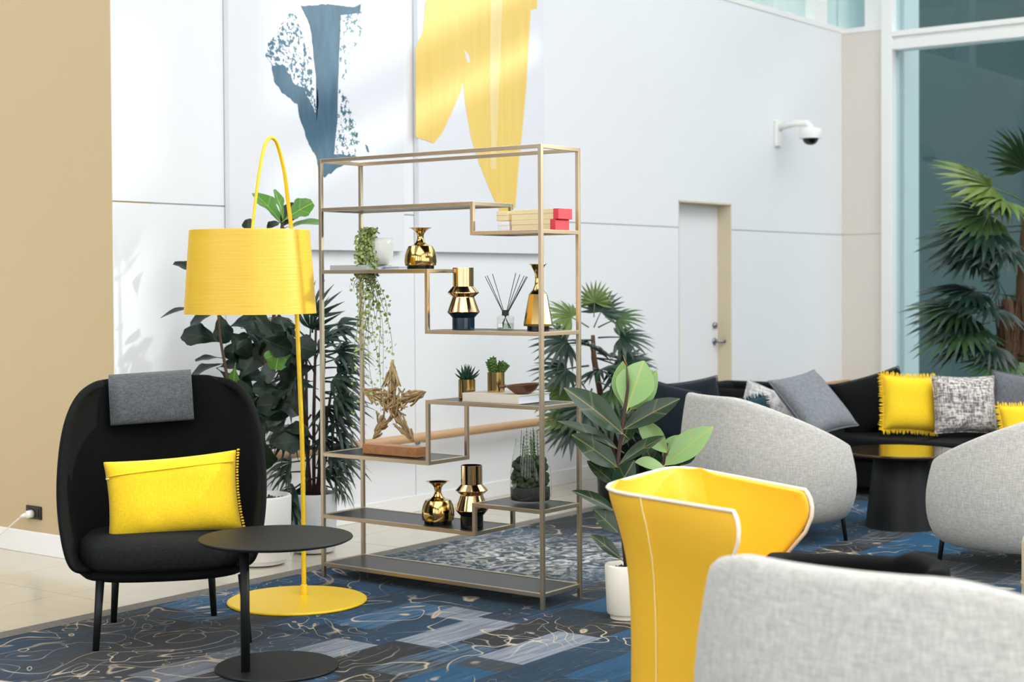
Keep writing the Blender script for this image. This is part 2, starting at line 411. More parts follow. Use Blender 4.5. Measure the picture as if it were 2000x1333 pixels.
# back wall with a door opening; panels stand proud of the grooves between them
DX0, DX1, DZ = 10.275, 11.10, 2.01
b = MB()
b.box(XT+.25, YW+.008, 0, DX0, YW+.35, ZT); b.box(DX1, YW+.008, 0, XR+.35, YW+.35, ZT); b.box(DX0, YW+.008, DZ, DX1, YW+.35, ZT)
wall_back = structure(b.build('wall_back', M['groove']))
def panel(x0, z0, x1, z1):
    q = MB(); q.box(x0, YW, z0, x1, YW+.0079, z1); q.build('panel', M['white_wall'], wall_back)
g = .003
for a0, a1 in ((XT, 5.654), (5.654, 7.182), (7.182, DX0)):
    panel(a0+(g if a0 > XT else 0), .0, a1-(g if a1 < DX0 else 0), 1.80-g*1.4)
    panel(a0+(g if a0 > XT else 0), 1.80+g*1.4, a1-(g if a1 < DX0 else 0), ZT)
panel(DX0, DZ, DX1, ZT); panel(DX1, 0, XR, 1.80-g*1.4); panel(DX1, 1.80+g*1.4, XR, ZT)
b = MB(); b.box(DX1-.012, YW, 0, DX1, YW+.13, DZ); b.box(DX0, YW, 0, DX0+.012, YW+.13, DZ); b.box(DX0, YW, DZ-.012, DX1, YW+.13, DZ)
tr = structure(b.build('trim_1', M['door_jamb']))
door = MB(); door.box(DX0+.012, YW+.12, .01, DX1-.012, YW+.165, DZ-.014); door = structure(door.build('door_1', M['white_wall'], bevel=.002))
b = MB(); b.tube([(DX1-.075, YW+.12, .95), (DX1-.075, YW+.07, .95), (DX1-.20, YW+.065, .95)], .011, 10); b.lathe([(.026, 0), (.026, .01)], 20, (0, 0, 0))
o = MB(); o.tube([(DX1-.075, YW+.121, .90), (DX1-.075, YW+.06, .90)], .012); o.tube([(DX1-.078, YW+.062, .90), (DX1+.01, YW+.055, .90)], .012)
o.tube([(DX1-.075, YW+.121, .90), (DX1-.075, YW+.111, .90)], .028, 20); o.build('door_handle', M['steel'], door, True)
o = MB(); o.tube([(DX1-.075, YW+.121, 1.03), (DX1-.075, YW+.10, 1.03)], .024, 18); o.build('lock', M['steel'], door, True)
b = MB(); b.box(XT+.0, YW-.012, 0, DX0, YW, .10); b.box(DX1, YW-.012, 0, XR, YW, .10); structure(b.build('baseboard_back', M['white_paint'], bevel=.003))
# tan end wall facing the lens
b = MB(); b.box(XT, YW+.0079, 0, XT+.25, 10.5, 6.6); b.box(XT, YW, ZT, XT+.25, YW+.0078, 6.6); structure(b.build('wall_left', M['tan_wall']))
b = MB(); b.box(XT-.014, YW, 0, XT, 10.5, .115); structure(b.build('baseboard_left', M['white_paint'], bevel=.004))
# right wall: cream pier, then glass
b = MB(); b.box(XR, 5.763, 0, XR+.2, YW+.008, 1.797); b.box(XR, 5.763, 1.806, XR+.2, YW+.008, ZT); b.box(XR+.008, 5.763, 1.79, XR+.2, YW, 1.81)
structure(b.build('wall_right', M['cream_wall']))
b = MB(); b.box(XR-.05, 5.66, 0, XR+.12, 5.763, 6.6); structure(b.build('trim_2', M['white_paint'], bevel=.004))
# lower and upper window of the right wall, transom between
t1 = MB(); t1.box(XR-.04, -5, 3.432, XR+.14, 5.66, 3.50); t1.box(XR-.02, -5, 3.50, XR+.14, 5.66, 3.548); t1.box(XR-.05, -5, 3.548, XR+.14, 5.66, 3.595)
structure(t1.build('trim_3', M['white_paint'], bevel=.003))
wn = MB(); wn.box(XR+.05, -5, 0, XR+.062, 5.66, 3.45); win1 = structure(wn.build('window_1', M['window_glass']))
wn = MB(); wn.box(XR+.05, -5, 3.59, XR+.062, 5.66, 6.5); win2 = structure(wn.build('window_2', M['window_glass']))
for y in (3.3, 1.2, -4.6):
    q = MB(); q.box(XR, y-.05, 0, XR+.12, y+.05, 3.44); q.build('mullion', M['white_paint'], win1, bevel=.003)
    q = MB(); q.box(XR, y-.05, 3.59, XR+.12, y+.05, 6.5); q.build('mullion', M['white_paint'], win2, bevel=.003)
q = MB(); q.box(XR, -3.2, 4.2, XR+.3, -2.6, 6.5); q.build('mullion', M['white_paint'], win2, bevel=.003)
q = MB(); q.box(XR, -2.6, 4.2, XR+.14, .6, 4.92); q.build('sun_baffle', M['white_paint'], win2, bevel=.003)  # unseen panel added to cut off the sun band on the back wall
q = MB(); q.box(XR, .6, 4.2, XR+.14, 5.66, 5.2); q.build('sun_baffle', M['white_paint'], win2, bevel=.003)  # unseen panel added to keep sun off the back wall's right end
q = MB(); q.box(XR-.02, -5, 5.13, XR+.14, 5.66, 5.40); q.build('transom', M['white_paint'], win2, bevel=.003)
# clerestory on the back wall and its turn round the corner
b = MB(); b.box(XT+.26, YW-.01, ZT, XR+.2, YW+.18, ZT+.05); b.box(XR-.01, 5.763, ZT-.008, XR+.18, YW+.1, ZT+.04)
b.box(12.60, YW, ZT+.05, 12.86, YW+.16, 6.5); b.box(12.86, YW+.05, ZT+.05, 12.96, YW+.16, 6.5); b.box(XR, 5.763, ZT+.03, XR+.16, 5.94, 6.5)
b.box(XT+.3, YW, 5.6, XR+.2, YW+.16, 6.5)
for x in (7.4, 9.9): b.box(x, YW, ZT+.05, x+.2, YW+.16, 6.5)
structure(b.build('trim_4', M['white_paint'], bevel=.003))
wn = MB(); wn.box(XT+.3, YW+.08, ZT+.05, XR+.1, YW+.09, 5.6); wn.box(XR+.08, 5.94, ZT+.04, XR+.09, YW+.09, 6.5); structure(wn.build('window_3', M['window_glass']))
b = MB(); b.box(XT, 9.0, 0, 12.1, 9.1, 8); b.box(12.1, 8.6, 0, 12.5, 9.1, 8); structure(b.build('wall_hall', M['hall_cream']))
# outside: white pier beside the glass, and the shaded building opposite
b = MB(); b.box(XR+.22, 5.66, -.1, XR+.56, 7.6, 8.0); structure(b.build('exterior_pier', M['white_paint']))
b = MB(); b.box(17.4, -12, -.1, 20, 5.2, 6.15); b.box(17.6, 5.2, -.1, 20, 16, 6.15); b.box(17.3, -12, 3.2, 17.4, 5.2, 3.5); b.box(10, -14, -.1, 20, -12, 5.9)  # heights set to stop the low sun; last block added only for that
structure(b.build('exterior_building', M['facade']))
b = MB(); b.box(XR+.3, -14, -.3, 17.4, 16, -.1); structure(b.build('ground', M['white_paint']))
# rest of the hall behind the lens: columns, lintels, ceiling with a rooflight
b = MB(); b.box(-6, -7, 6.5, 14, -3.5, 6.7); b.box(-6, 3.4, 6.5, 14, 6.5, 6.7)
for x in (-6, -2, 2, 6, 10, 13.8): b.box(x, -3.5, 6.5, x+.25, 3.4, 6.7)
structure(b.build('ceiling', M['ceiling']))
b = MB()
for x in (-6, -3, 0, 3, 6, 9, 12): b.box(x, -7.3, 0, x+.7, -7, 6.5)
b.box(-6, -7.3, 0, 14, -7, .5); b.box(-6, -7.3, 3.4, 14, -7, 3.8)
structure(b.build('wall_front', M['door_jamb']))
b = MB()
for y in (-7, -3.4, .2, 3.8, 7.4): b.box(-6.3, y, 0, -6, y+1.0, 6.5)
b.box(-6.3, -7, 0, -6, 10.5, .9); b.box(-6.3, -7, 5.0, -6, 10.5, 6.5); b.box(-6, 10.4, 0, XT, 10.5, 6.5)
structure(b.build('wall_near', M['black_metal']))

# handrail along the back wall
hr = thing('handrail', 'long round wooden handrail fixed low along the white wall', 'handrail')
b = MB(); b.tube([(5.3, YW-.09, .462), (10.2, YW-.09, .462)], .027, 16); b.build('rail', M['rail_wood'], hr, True)
b = MB(); b.tube([(11.2, YW-.09, .462), (13.1, YW-.09, .462)], .027, 16); b.build('rail', M['rail_wood'], hr, True)
for x in (5.7, 7.2, 8.7, 10.0, 11.5, 12.8):
    b = MB(); b.tube([(x, YW+.0, .43), (x, YW-.06, .43), (x, YW-.09, .445)], .008, 8); b.tube([(x, YW, .43), (x, YW-.006, .43)], .025, 14); b.build('bracket', M['steel'], hr, True)

# power point, plug and lead
t = thing('power_outlet', 'square black power socket on the tan wall', 'outlet', (XT, 6.822, .214))
b = MB(); b.box(-.011, -.062, -.034, 0, .062, .034); b.build('plate', M['black_plastic'], t, bevel=.003)
for y in (-.03, .025):
    b = MB(); b.box(-.014, y-.018, -.022, -.011, y+.018, .022); b.build('socket', M['black_plastic'], t, bevel=.002)
pg = thing('plug', 'white plug with its thin cord in the black wall socket', 'plug', (XT-.014, 6.826, .208))
b = MB(); b.tube([(0, 0, 0), (-.028, 0, 0), (-.035, 0, 0)], [.02, .02, .012], 16); b.tube([(-.02, 0, 0), (-.03, .03, -.008), (-.03, .06, -.018)], [.013, .011, .005], 10)
b.build('plug_body', M['white_plastic'], pg, True)
b = MB(); b.tube([(-.03, .05, -.015), (-.03, .11, -.05), (-.028, .19, -.10), (-.027, .28, -.145), (-.026, .40, -.165), (-.026, .9, -.175)], .0035, 8); b.build('cord', M['white_plastic'], pg, True)

# dome camera on its arm
sc_ = thing('security_camera', 'white dome security camera on a bent wall arm', 'camera', (11.88, YW, 2.62))
b = MB(); b.box(-.05, -.03, -.10, .05, 0, .12); b.build('wall_plate', M['white_plastic'], sc_, bevel=.008)
b = MB(); b.tube([(0, -.02, .06), (.04, -.15, .09), (.05, -.26, .085), (.05, -.29, .05), (.05, -.29, .0)], .028, 12); b.build('arm', M['white_plastic'], sc_, True)
b = MB(); b.lathe([(.03, .05), (.09, .035), (.098, .0), (.095, -.045)], 28, (.05, -.29, 0)); b.build('housing', M['white_plastic'], sc_, True)
b = MB(); b.lathe([(.066, -.0451), (.064, -.06), (.05, -.082), (.028, -.096), (.001, -.10)], 24, (.05, -.29, 0)); b.build('dome', M['black_gloss'], sc_, True)

# ------------------------------------------------------------------ two canvases
def canvas(x0, x1, label):
    t = thing('canvas', label, 'painting', (x0, YW, 1.578))
    b = MB(); b.box(0, -.04, 0, x1-x0, -.0005, 2.04); b.build('panel', M['canvas_white'], t, bevel=.002); return t
def paint(name, cols, spk, speck_scale, stretch, thr):
    m, t = mat(name, cols[0], .5)
    v = t.coord(); c = t.mix(t.noise(t.coord(stretch), 2.5, 4, .6), cols[0], cols[1])
    if spk:
        sp = t.new('ShaderNodeSeparateXYZ'); t.link(v, sp.inputs[0])
        n = t.noise(v, speck_scale, 4, .7); t.link(t.mix(t.math('GREATER_THAN', n, thr), c, rgb(224, 226, 231)), t.base)
    else: t.link(c, t.base)
    return m
M['paint_blue'] = paint('paint_blue', (rgb(20, 64, 84), rgb(86, 118, 142)), False, 0, (6, 1, 1.2), 0)
M['paint_blue_dry'] = paint('paint_blue_dry', (rgb(34, 78, 100), rgb(80, 116, 140)), True, 42, (3, 1, 3), .49)
M['paint_yellow'] = paint('paint_yellow', (rgb(228, 192, 92), rgb(244, 212, 126)), False, 0, (9, 1, .5), 0)
M['paint_yellow_pale'] = paint('paint_yellow_pale', (rgb(232, 206, 134), rgb(242, 222, 166)), False, 0, (9, 1, .5), 0)
def jag(pts, amp, seed, step=.02):
    rnd = random.Random(seed); out = []
    for (x0, z0), (x1, z1) in zip(pts, pts[1:]+pts[:1]):
        n = max(1, int(math.hypot(x1-x0, z1-z0)/step))
        for i in range(n):
            f = i/n; out.append((x0+(x1-x0)*f+rnd.uniform(-amp, amp), z0+(z1-z0)*f+rnd.uniform(-amp, amp)))
    return out
def stroke(parent, pts, m, y, amp, seed, name='brush_stroke'):
    p = jag(pts, amp, seed); bm = bmesh.new()
    vs_ = [bm.verts.new((x, y, z)) for x, z in p]; f = bm.faces.new(vs_)
    bmesh.ops.triangulate(bm, faces=[f]); bmesh.ops.recalc_face_normals(bm, faces=bm.faces)
    me = bpy.data.meshes.new(name); bm.to_mesh(me); bm.free(); me.materials.append(m)
    o = bpy.data.objects.new(name, me); C.objects.link(o); o.parent = parent
    q = o.modifiers.new('solid', 'SOLIDIFY'); q.thickness = .0015; q.offset = 0; return o
def on_canvas(px, py, x0):           # a point of the photograph on the canvas plane, in canvas coordinates
    d = at(px, py, 1) - Vector((0, 0, EYE)); k = (YW-.04)/d.y
    return (d.x*k - x0, EYE + d.z*k - 1.578)
c1 = canvas(5.654, 7.045, 'white canvas with a ragged blue brush stroke, left of the yellow one')
P1 = lambda L: [on_canvas(x, y, 5.654) for x, y in L]
stroke(c1, P1([(588, 12), (640, 8), (692, 14), (704, 8), (702, 26), (664, 30), (662, 90), (660, 150), (658, 240), (655, 270), (650, 330), (634, 345), (622, 335), (614, 270), (622, 200), (614, 120), (606, 50)]), M['paint_blue'], -.0415, .003, 1)
stroke(c1, P1([(530, 128), (552, 126), (572, 160), (595, 175), (612, 215), (622, 245), (640, 262), (648, 300), (700, 305), (660, 330), (632, 346), (622, 318), (598, 270), (580, 205), (552, 180), (536, 158)]), M['paint_blue'], -.0412, .006, 2)
stroke(c1, P1([(566, 26), (580, 30), (588, 70), (606, 100), (612, 180), (618, 230), (600, 200), (575, 165), (552, 130), (530, 128), (518, 108), (524, 84), (548, 50)]), M['paint_blue_dry'], -.0409, .009, 3)
stroke(c1, P1([(664, 30), (706, 20), (708, 60), (690, 100), (680, 150), (664, 160)]), paint('paint_blue_faint', (rgb(60, 100, 122), rgb(120, 150, 168)), True, 40, (3, 1, .8), .43), -.0409, .007, 4)
stroke(c1, P1([(662, 175), (676, 190), (688, 225), (700, 260), (702, 296), (684, 308), (660, 306), (652, 280)]), paint('paint_blue_drop', (rgb(24, 84, 100), rgb(60, 110, 126)), True, 40, (3, 1, 3), .47), -.0409, .01, 5)
stroke(c1, P1([(713, 282), (718, 286), (721, 298), (717, 297)]), M['paint_blue'], -.0412, .001, 6, 'paint_drop')
c2 = canvas(7.182, 8.48, 'white canvas with broad yellow brush strokes behind the shelf')
P2 = lambda L: [on_canvas(x, y, 7.182) for x, y in L]
stroke(c2, P2([(840, -90), (1050, -90), (1049, 16), (1036, 20), (1028, 160), (1020, 250), (1012, 330), (1006, 405), (980, 420), (960, 380), (936, 320), (920, 270), (908, 200), (904, 150), (900, 178), (880, 225), (862, 262), (847, 280), (812, 268), (812, 92), (826, 60)]), M['paint_yellow'], -.0415, .0015, 7)
stroke(c2, P2([(960, -90), (985, -90), (975, 150), (968, 330), (958, 330), (955, 150)]), M['paint_yellow_pale'], -.042, .003, 8)
stroke(c2, P2([(906, 98), (914, 106), (918, 122), (912, 122)]), M['canvas_white'], -.0425, .0005, 9, 'bare_patch')

# ------------------------------------------------------------------ shelf unit
SX, SY, SW, SD, SH, PW = 5.292, 3.8414, 1.2906, .2921, 1.9738, .0172
SZ = dict(z2=1.7452, z2b=1.6156, z3=1.4544, z3b=1.1830, z4=.8707, z4b=.5968, z5=.3053, z5b=.4322, z6=.0778)
shelf = thing('display_shelf', 'tall open display shelf with champagne metal frame and stepped black shelves', 'shelf', (SX, SY, 0))
def bar(name, x0, y0, z0, x1, y1, z1):
    q = MB(); q.box(x0, y0, z0, x1, y1, z1); return q.build(name, M['champagne'], shelf, bevel=.0012)
for x in (0, SD-PW):
    for y in (0, SW-PW): bar('post', x, y, 0, x+PW, y+PW, SH)
def tier(y0, y1, z, panel=True):
    e = .0005
    bar('rail', e, y0+PW, z-PW, PW-e, y1-PW, z); bar('rail', SD-PW+e, y0+PW, z-PW, SD-e, y1-PW, z)
    bar('rail', PW, y0+e, z-PW, SD-PW, y0+PW-e, z); bar('rail', PW, y1-PW+e, z-PW, SD-PW, y1-e, z)
    if panel:
        q = MB(); q.box(PW, y0+PW, z-.012, SD-PW, y1-PW, z-.002); o = q.build('shelf_board', M['shelf_black'], shelf, bevel=.001); o['label'] = 'black board let into the frame'
tier(0, SW, SH, False)
def step(ys, zl, zr):                # left tier at zl and right tier at zr share the upright at ys
    tier(ys-PW*.0, SW, zl); tier(0, ys+PW, zr)
    lo, hi = min(zl, zr), max(zl, zr)
    for x in (0, SD-PW): bar('upright', x+.0003, ys, lo-PW, x+PW-.0003, ys+PW, hi)
step(.366, SZ['z2'], SZ['z2b']); step(.626, SZ['z3'], SZ['z3b']); step(.626, SZ['z4b'], SZ['z4']); step(.364, SZ['z5'], SZ['z5b'])
tier(0, SW, SZ['z6'])

# things on the shelf --------------------------------------------------------------------
def on_shelf(px, zshelf, x=5.44):    # spot on a board below a photograph column
    d = at(px, 600, 1) - Vector((0, 0, EYE)); return (x, d.y*x/d.x, zshelf)
K = 6.95/FPX
def facet_mat(): pass
def squat_vase(loc, label, group):
    t = thing('squat_vase', label, 'vase', loc, .2, group)
    b = MB(); b.lathe([(.062, .0), (.063, .016)], 32, hard=True); b.build('base', M['black_gloss'], t, True)
    b = MB(); b.lathe([(.071, .0165), (.0745, .035), (.073, .062), (.066, .088), (.0565, .1055)], 40, cap1=False); b.lathe([(.0565, .1055), (.05, .1075)], 40, cap0=False, cap1=False); b.build('body', M['gold'], t, True)
    b = MB(); b.lathe([(.055, .1062), (.036, .111), (.022, .122), (.0155, .138), (.015, .15), (.018, .163), (.028, .177), (.046, .187), (.054, .1895), (.045, .187), (.02, .17)], 32, cap0=False, cap1=False); b.build('neck', M['gold'], t, True)
    return t
g1 = 'gold vases on the display shelf'
squat_vase(on_shelf(822, SZ['z3']), 'squat gold vase with trumpet neck on the third shelf from the top', g1)
squat_vase(on_shelf(853, SZ['z5'], 5.40), 'squat gold vase with trumpet neck on the lower shelf beside the tall vase', g1)
def geo_vase(loc, label, bm_):
    t = thing('stacked_vase', label, 'vase', loc, 0, g1)
    b = MB(); b.lathe([(.0505, 0), (.0505, .052), (.072, .076)], 40, hard=True); b.build('base', bm_, t, True)
    b = MB(); b.lathe([(.0725, .0762), (.0735, .079), (.050, .143), (.050, .146), (.0715, .163), (.0715, .166), (.0475, .192), (.0475, .276), (.0445, .276), (.0445, .20)], 40, hard=True, cap0=False, cap1=False); b.build('body', M['rose_gold'], t, True)
    return t
geo_vase(on_shelf(905, SZ['z3b']), 'angular gold vase with glossy navy base beside the reed diffuser', M['navy_gloss'])
geo_vase(on_shelf(919, SZ['z5'], 5.40), 'angular gold vase with black base behind the lower step', M['black_gloss'])
t = thing('bottle_vase', 'tall gold bottle vase with flared lip beside the right front post', 'vase', on_shelf(1051, SZ['z3b']), .15, g1)
b = MB(); b.lathe([(.048, 0), (.048, .02)], 28, hard=True); b.build('base', M['black_gloss'], t, True)
b = MB(); b.lathe([(.063, .0205), (.0635, .03), (.040, .158), (.034, .164)], 12, cap1=False); b.build('body', M['gold'], t)
b = MB(); b.lathe([(.037, .162), (.024, .176), (.015, .198), (.0125, .222), (.014, .245), (.022, .27), (.035, .286), (.041, .2885), (.033, .285), (.014, .25)], 28, cap0=False, cap1=False); b.build('neck', M['gold'], t, True)
# reed diffuser
t = thing('reed_diffuser', 'clear glass reed diffuser with dark reeds between two gold vases', 'diffuser', on_shelf(987, SZ['z3b']))
b = MB(); b.lathe([(.036, .0), (.038, .004), (.038, .055), (.034, .062), (.014, .064), (.014, .07)], 32, cap1=False); b.build('bottle', M['bottle_glass'], t, True)
b = MB(); b.lathe([(.033, .003), (.0345, .006), (.0345, .03)], 28); b.build('liquid', glass_mat('perfume', (.80, .84, .78, 1), .6, 0, 1.33), t, True)
b = MB(); b.lathe([(.0155, .064), (.0155, .088)], 20); b.build('collar', M['black_plastic'], t, True)
b = MB(); b.box(-.0385, -.012, .012, -.0375, .012, .03); o = b.build('label', M['paper_white'], t)
rnd = random.Random(5)
for a, e in ((-1.15, .095), (-.95, .085), (-.72, .06), (.62, .05), (.85, .07), (.95, .09), (1.05, .1), (1.2, .105)):
    b = MB(); lx = e*math.copysign(1, a); yy = rnd.uniform(-.03, .03)
    tip = RIGHT*(lx*.93) + AHEAD*yy + Vector((0, 0, .265-abs(lx)*.3)); low = RIGHT*(-lx*.25) + Vector((0, 0, .008))
    b.tube([low, tip], .0016, 6); b.build('reed', M['black_plastic'], t)
# trailing plant
gb = thing('hardback_book', 'slim pale grey hardback book under the white trailing planter', 'book', on_shelf(706, SZ['z3'], 5.415), 0)
b = MB(); b.box(-.09, -.115, 0, .09, .115, .003); b.box(-.09, -.115, .019, .09, .115, .022); b.box(-.09, -.115, .003, -.086, .115, .019); b.build('cover', M['book_grey'], gb)
b = MB(); b.box(-.086, -.111, .003, .087, .111, .019); b.build('pages', M['pages'], gb)
wb = thing('slim_book', 'thin white book lying behind the squat vase', 'book', on_shelf(775, SZ['z3'], 5.50), 0)
b = MB(); b.box(-.05, -.06, 0, .05, .06, .002); b.box(-.05, -.06, .012, .05, .06, .014); b.build('cover', M['paper_white'], wb)
b = MB(); b.box(-.048, -.058, .002, .048, .058, .012); b.build('pages', M['pages'], wb)
px_, py_, _ = on_shelf(738, 0, 5.44)
tp = thing('trailing_plant', 'white tapered planter with a trailing pale green string plant', 'plant', (px_, py_, SZ['z3']+.0222))
b = MB(); b.lathe([(.05, 0), (.062, .004), (.073, .05), (.075, .10), (.070, .126), (.066, .126), (.068, .09)], 36, cap1=False); b.build('planter', M['milk_glass'], tp, True)
b = MB(); b.lathe([(.067, .10), (.02, .112), (.001, .114)], 24, cap0=False); b.build('soil', M['soil'], tp, True)
rnd = random.Random(11)
strands = [(-8, 0), (-14, 14), (6, 30), (14, 60), (-4, 80), (22, 100), (30, 60), (0, 140), (10, 200), (20, 215), (32, 190), (-20, 235), (-8, 10), (2, -10), (16, 40), (-16, 120), (26, 150), (6, 100), (38, 120)]
stem_b, leaf_b = MB(), MB()
for i, (dx, ln) in enumerate(strands):
    n = 22; pts = []; ln_m = (75+ln)*K
    for k in range(n+1):
        f = k/n; side = dx*K*f*1.35 + .014*math.sin(f*9+i*2.1)
        if f < .2: z = .11+.05*math.sin(f/.2*PI*.7)
        else: z = .11+.035 - (f-.2)/.8*ln_m*1.25
        out = -.028 - .062*min(1, f*4.5)
        q = Vector((out, 0, z)) + RIGHT*(side+.004) + AHEAD*(rnd.uniform(-.004, .004))
        pts.append(q)
    stem_b.tube(pts, .0011, 4)
    for k in range(2, n+1):
        for _ in range(4 if k < 14 else 2):
            c_ = pts[k] + Vector((rnd.uniform(-.022, .016), rnd.uniform(-.02, .02), rnd.uniform(-.012, .012)))
            r_ = rnd.uniform(.0055, .0095); nrm = Vector((rnd.uniform(-1, .2), rnd.uniform(-1, 1), rnd.uniform(-.4, .9))).normalized()
            u_ = nrm.orthogonal().normalized(); v_ = nrm.cross(u_)
            ring = [c_ + u_*(r_*math.cos(a*PI/3)) + v_*(r_*math.sin(a*PI/3)) for a in range(6)]
            leaf_b.add([c_+nrm*(-.002)]+ring, [(0, a+1, (a+1) % 6+1) for a in range(6)])
stem_b.build('stems', M['stem_green'], tp)
o = leaf_b.build('foliage', M['trail_leaf'], tp, True); o['kind'] = 'stuff'
# boxes with red ends
def gift(px0, px1, z, hgt, label, red, m=None, x=5.40, dep=.10):
    y1 = on_shelf(px0, 0, x)[1]; y0 = on_shelf(px1, 0, x)[1]
    t = thing('gift_box', label, 'box', (x, y0, z), 0, 'gift boxes on the short upper shelf')
    e = .028 if red else 0
    b = MB(); b.box(0, e, 0, dep, y1-y0, hgt*.55); b.build('tray', m or M['paper_cream'], t, bevel=.0015)
    b = MB(); b.box(-.001, e, hgt*.55, dep+.001, y1-y0+.0005, hgt-.0005); b.build('lid', m or M['paper_cream'], t, bevel=.0015)
    if red:
        b = MB(); b.box(-.0015, 0, 0, dep+.0015, e, hgt-.0005); o = b.build('end_cap', M['paper_red'], t, bevel=.0015); o['label'] = 'red end'
H_ = .0455
gift(1000, 1086, SZ['z2b']+.0, H_, 'cream gift box with a red end, under another like it', True)
gift(1000, 1092, SZ['z2b']+H_, H_, 'cream gift box with a red end, on top of another', True)
gift(973, 995, SZ['z2b'], H_-.002, 'small white gift box, lower of the pair left of the red-ended boxes', False, M['paper_white'], 5.40, .08)
gift(971, 994, SZ['z2b']+H_, H_-.004, 'small cream gift box, upper of the pair left of the red-ended boxes', False, None, 5.402, .08)
# planters, book, bowl
bk = thing('coffee_table_book', 'large beige hardback book under the wooden bowl', 'book', (5.318, 3.985, SZ['z4']))
b = MB(); b.box(0, 0, 0, .235, .31, .004); b.box(0, 0, .034, .235, .31, .038); b.box(0, .306, .004, .235, .31, .034); b.box(0, 0, .004, .004, .31, .034); b.build('cover', M['book_beige'], bk, bevel=.001)
b = MB(); b.box(.004, .004, .004, .23, .306, .034); b.build('pages', M['pages'], bk)
def cup(loc, label, kind):
    t = thing('potted_succulent', label, 'plant', loc, 0, 'gold cups of succulents')
    b = MB(); b.lathe([(.037, 0), (.038, .002), (.038, .088), (.0355, .088), (.0355, .06)], 36, hard=True, cap1=False); b.build('cup', M['gold'], t, True)
    b = MB(); b.lathe([(.0354, .078), (.001, .083)], 20, cap0=False); b.build('soil', M['soil'], t)
    rn = random.Random(len(label))
    if kind:
        for i in range(26):
            a = i*2.4; tilt = .15+1.15*(i/26); L = rn.uniform(.055, .075)
            d = Vector((math.cos(a)*math.sin(tilt), math.sin(a)*math.sin(tilt), math.cos(tilt)))
            p0 = Vector((0, 0, .08)); q = MB(); q.tube([p0, p0+d*L*.45, p0+d*L*.8+Vector((0, 0, .004)), p0+d*L+Vector((0, 0, .009))], [.006, .0065, .004, .0006], 6, sx=.5)
            q.build('leaf', M['succulent'], t, True)
    else:
        for i in range(7):
            a = i*.9; lean = rn.uniform(.12, .75); L = rn.uniform(.045, .078); base = Vector((math.cos(a)*.016, math.sin(a)*.016, .08))
            d = Vector((math.cos(a)*math.sin(lean), math.sin(a)*math.sin(lean), math.cos(lean))); q = MB()
            q.tube([base, base+d*L], [.007, .004], 6)
            for k in range(9):
                for s_ in range(4):
                    f = k/9; an = s_*PI/2 + k*.8; nn = d.orthogonal().normalized(); n2 = d.cross(nn)
                    o2 = nn*math.cos(an)+n2*math.sin(an); c_ = base+d*(L*f+.004)
                    q.tube([c_, c_+o2*.010+d*.004, c_+o2*.016+d*.010], [.005, .0052, .001], 5)
            q.build('stem', M['succulent_light'], t, True)
    return t
cup(on_shelf(911, SZ['z4'], 5.45), 'gold cup with a spiky dark green aloe', True)
cup(on_shelf(968, SZ['z4']+.038, 5.44), 'gold cup with a bushy green succulent standing on the book', False)
x_, y_, z_ = on_shelf(1020, SZ['z4']+.038, 5.40)
t = thing('wooden_bowl', 'dark wooden dish with a short handle lying on the beige book', 'bowl', (x_, y_, z_), ROT0+.1)
rows = []
for r_, z in ((.02, .0), (.035, .004), (.055, .02), (.072, .04), (.076, .043), (.070, .040), (.05, .022), (.03, .008), (.002, .006)):
    rows.append([(r_*math.cos(a)*1.06, r_*math.sin(a)*.8, z + (.006*math.cos(a) if z > .03 else 0)) for a in [2*PI*k/32 for k in range(32)]])
b = MB(); b.grid(rows, True); b.add(rows[0], [tuple(range(31, -1, -1))]); b.build('dish', M['bowl_wood'], t, True)
b = MB(); b.tube([(-.072, 0, .036), (-.092, 0, .034), (-.102, 0, .033)], [.007, .009, .008], 10); b.build('handle', M['bowl_wood'], t, True)
# twig star on a wooden foot
sx_, sy_, _ = on_shelf(766, 0, 5.40)
t = thing('twig_star', 'five-pointed star of dry twigs mounted on a wooden block', 'ornament', (sx_, sy_, SZ['z4b']), -PI/2)
b = MB(); b.box(-.165, -.03, 0, .165, .04, .046); b.build('block', M['slab_wood'], t, bevel=.003)
cz, R1, R2 = .236, .205, .098
cx0 = .0
tips = [(cx0+R1*math.sin(k*2*PI/5), cz+R1*math.cos(k*2*PI/5)) for k in range(5)]
ins = [(cx0+R2*math.sin((k+.5)*2*PI/5), cz+R2*math.cos((k+.5)*2*PI/5)) for k in range(5)]
rnd = random.Random(3); tw = []
for v in range(6):
    q = MB(); q.tube([(0, 0, 0), (rnd.uniform(-.08, .08), .35, rnd.uniform(-.05, .05)), (rnd.uniform(-.08, .08), .7, rnd.uniform(-.05, .05)), (0, 1, 0)], [.062, .07, .06, .045], 5)
    tw.append(q.mesh('twig', M['twig'], True))
for k in range(5):
    tip = Vector((tips[k][0], 0, tips[k][1])); a_ = Vector((ins[k][0], 0, ins[k][1])); b_ = Vector((ins[k-1][0], 0, ins[k-1][1])); cen = Vector((cx0, 0, cz))
    for i in range(46):
        e0 = a_.lerp(b_, rnd.random()); e0 = cen.lerp(e0, rnd.uniform(.3, 1.0)) if i % 2 == 0 else e0
        f0 = rnd.uniform(0, .62); f1 = min(1.0, f0+rnd.uniform(.32, .62)); e1 = a_.lerp(b_, max(0, min(1, rnd.random())))
        p0 = e0.lerp(tip, f0); p1 = e0.lerp(e1, .35).lerp(tip, f1)
        y_ = rnd.uniform(-.021, .021)*(1-.65*f1); p0.y += y_; p1.y += y_*.8
        p0.z = max(p0.z, .05); p1.z = max(p1.z, .049); L = (p1-p0).length
        if L < .03: continue
        place('twig', tw[rnd.randrange(6)], t, frame(p0, p1-p0, (0, 1, .1), (.07, L, .07)))
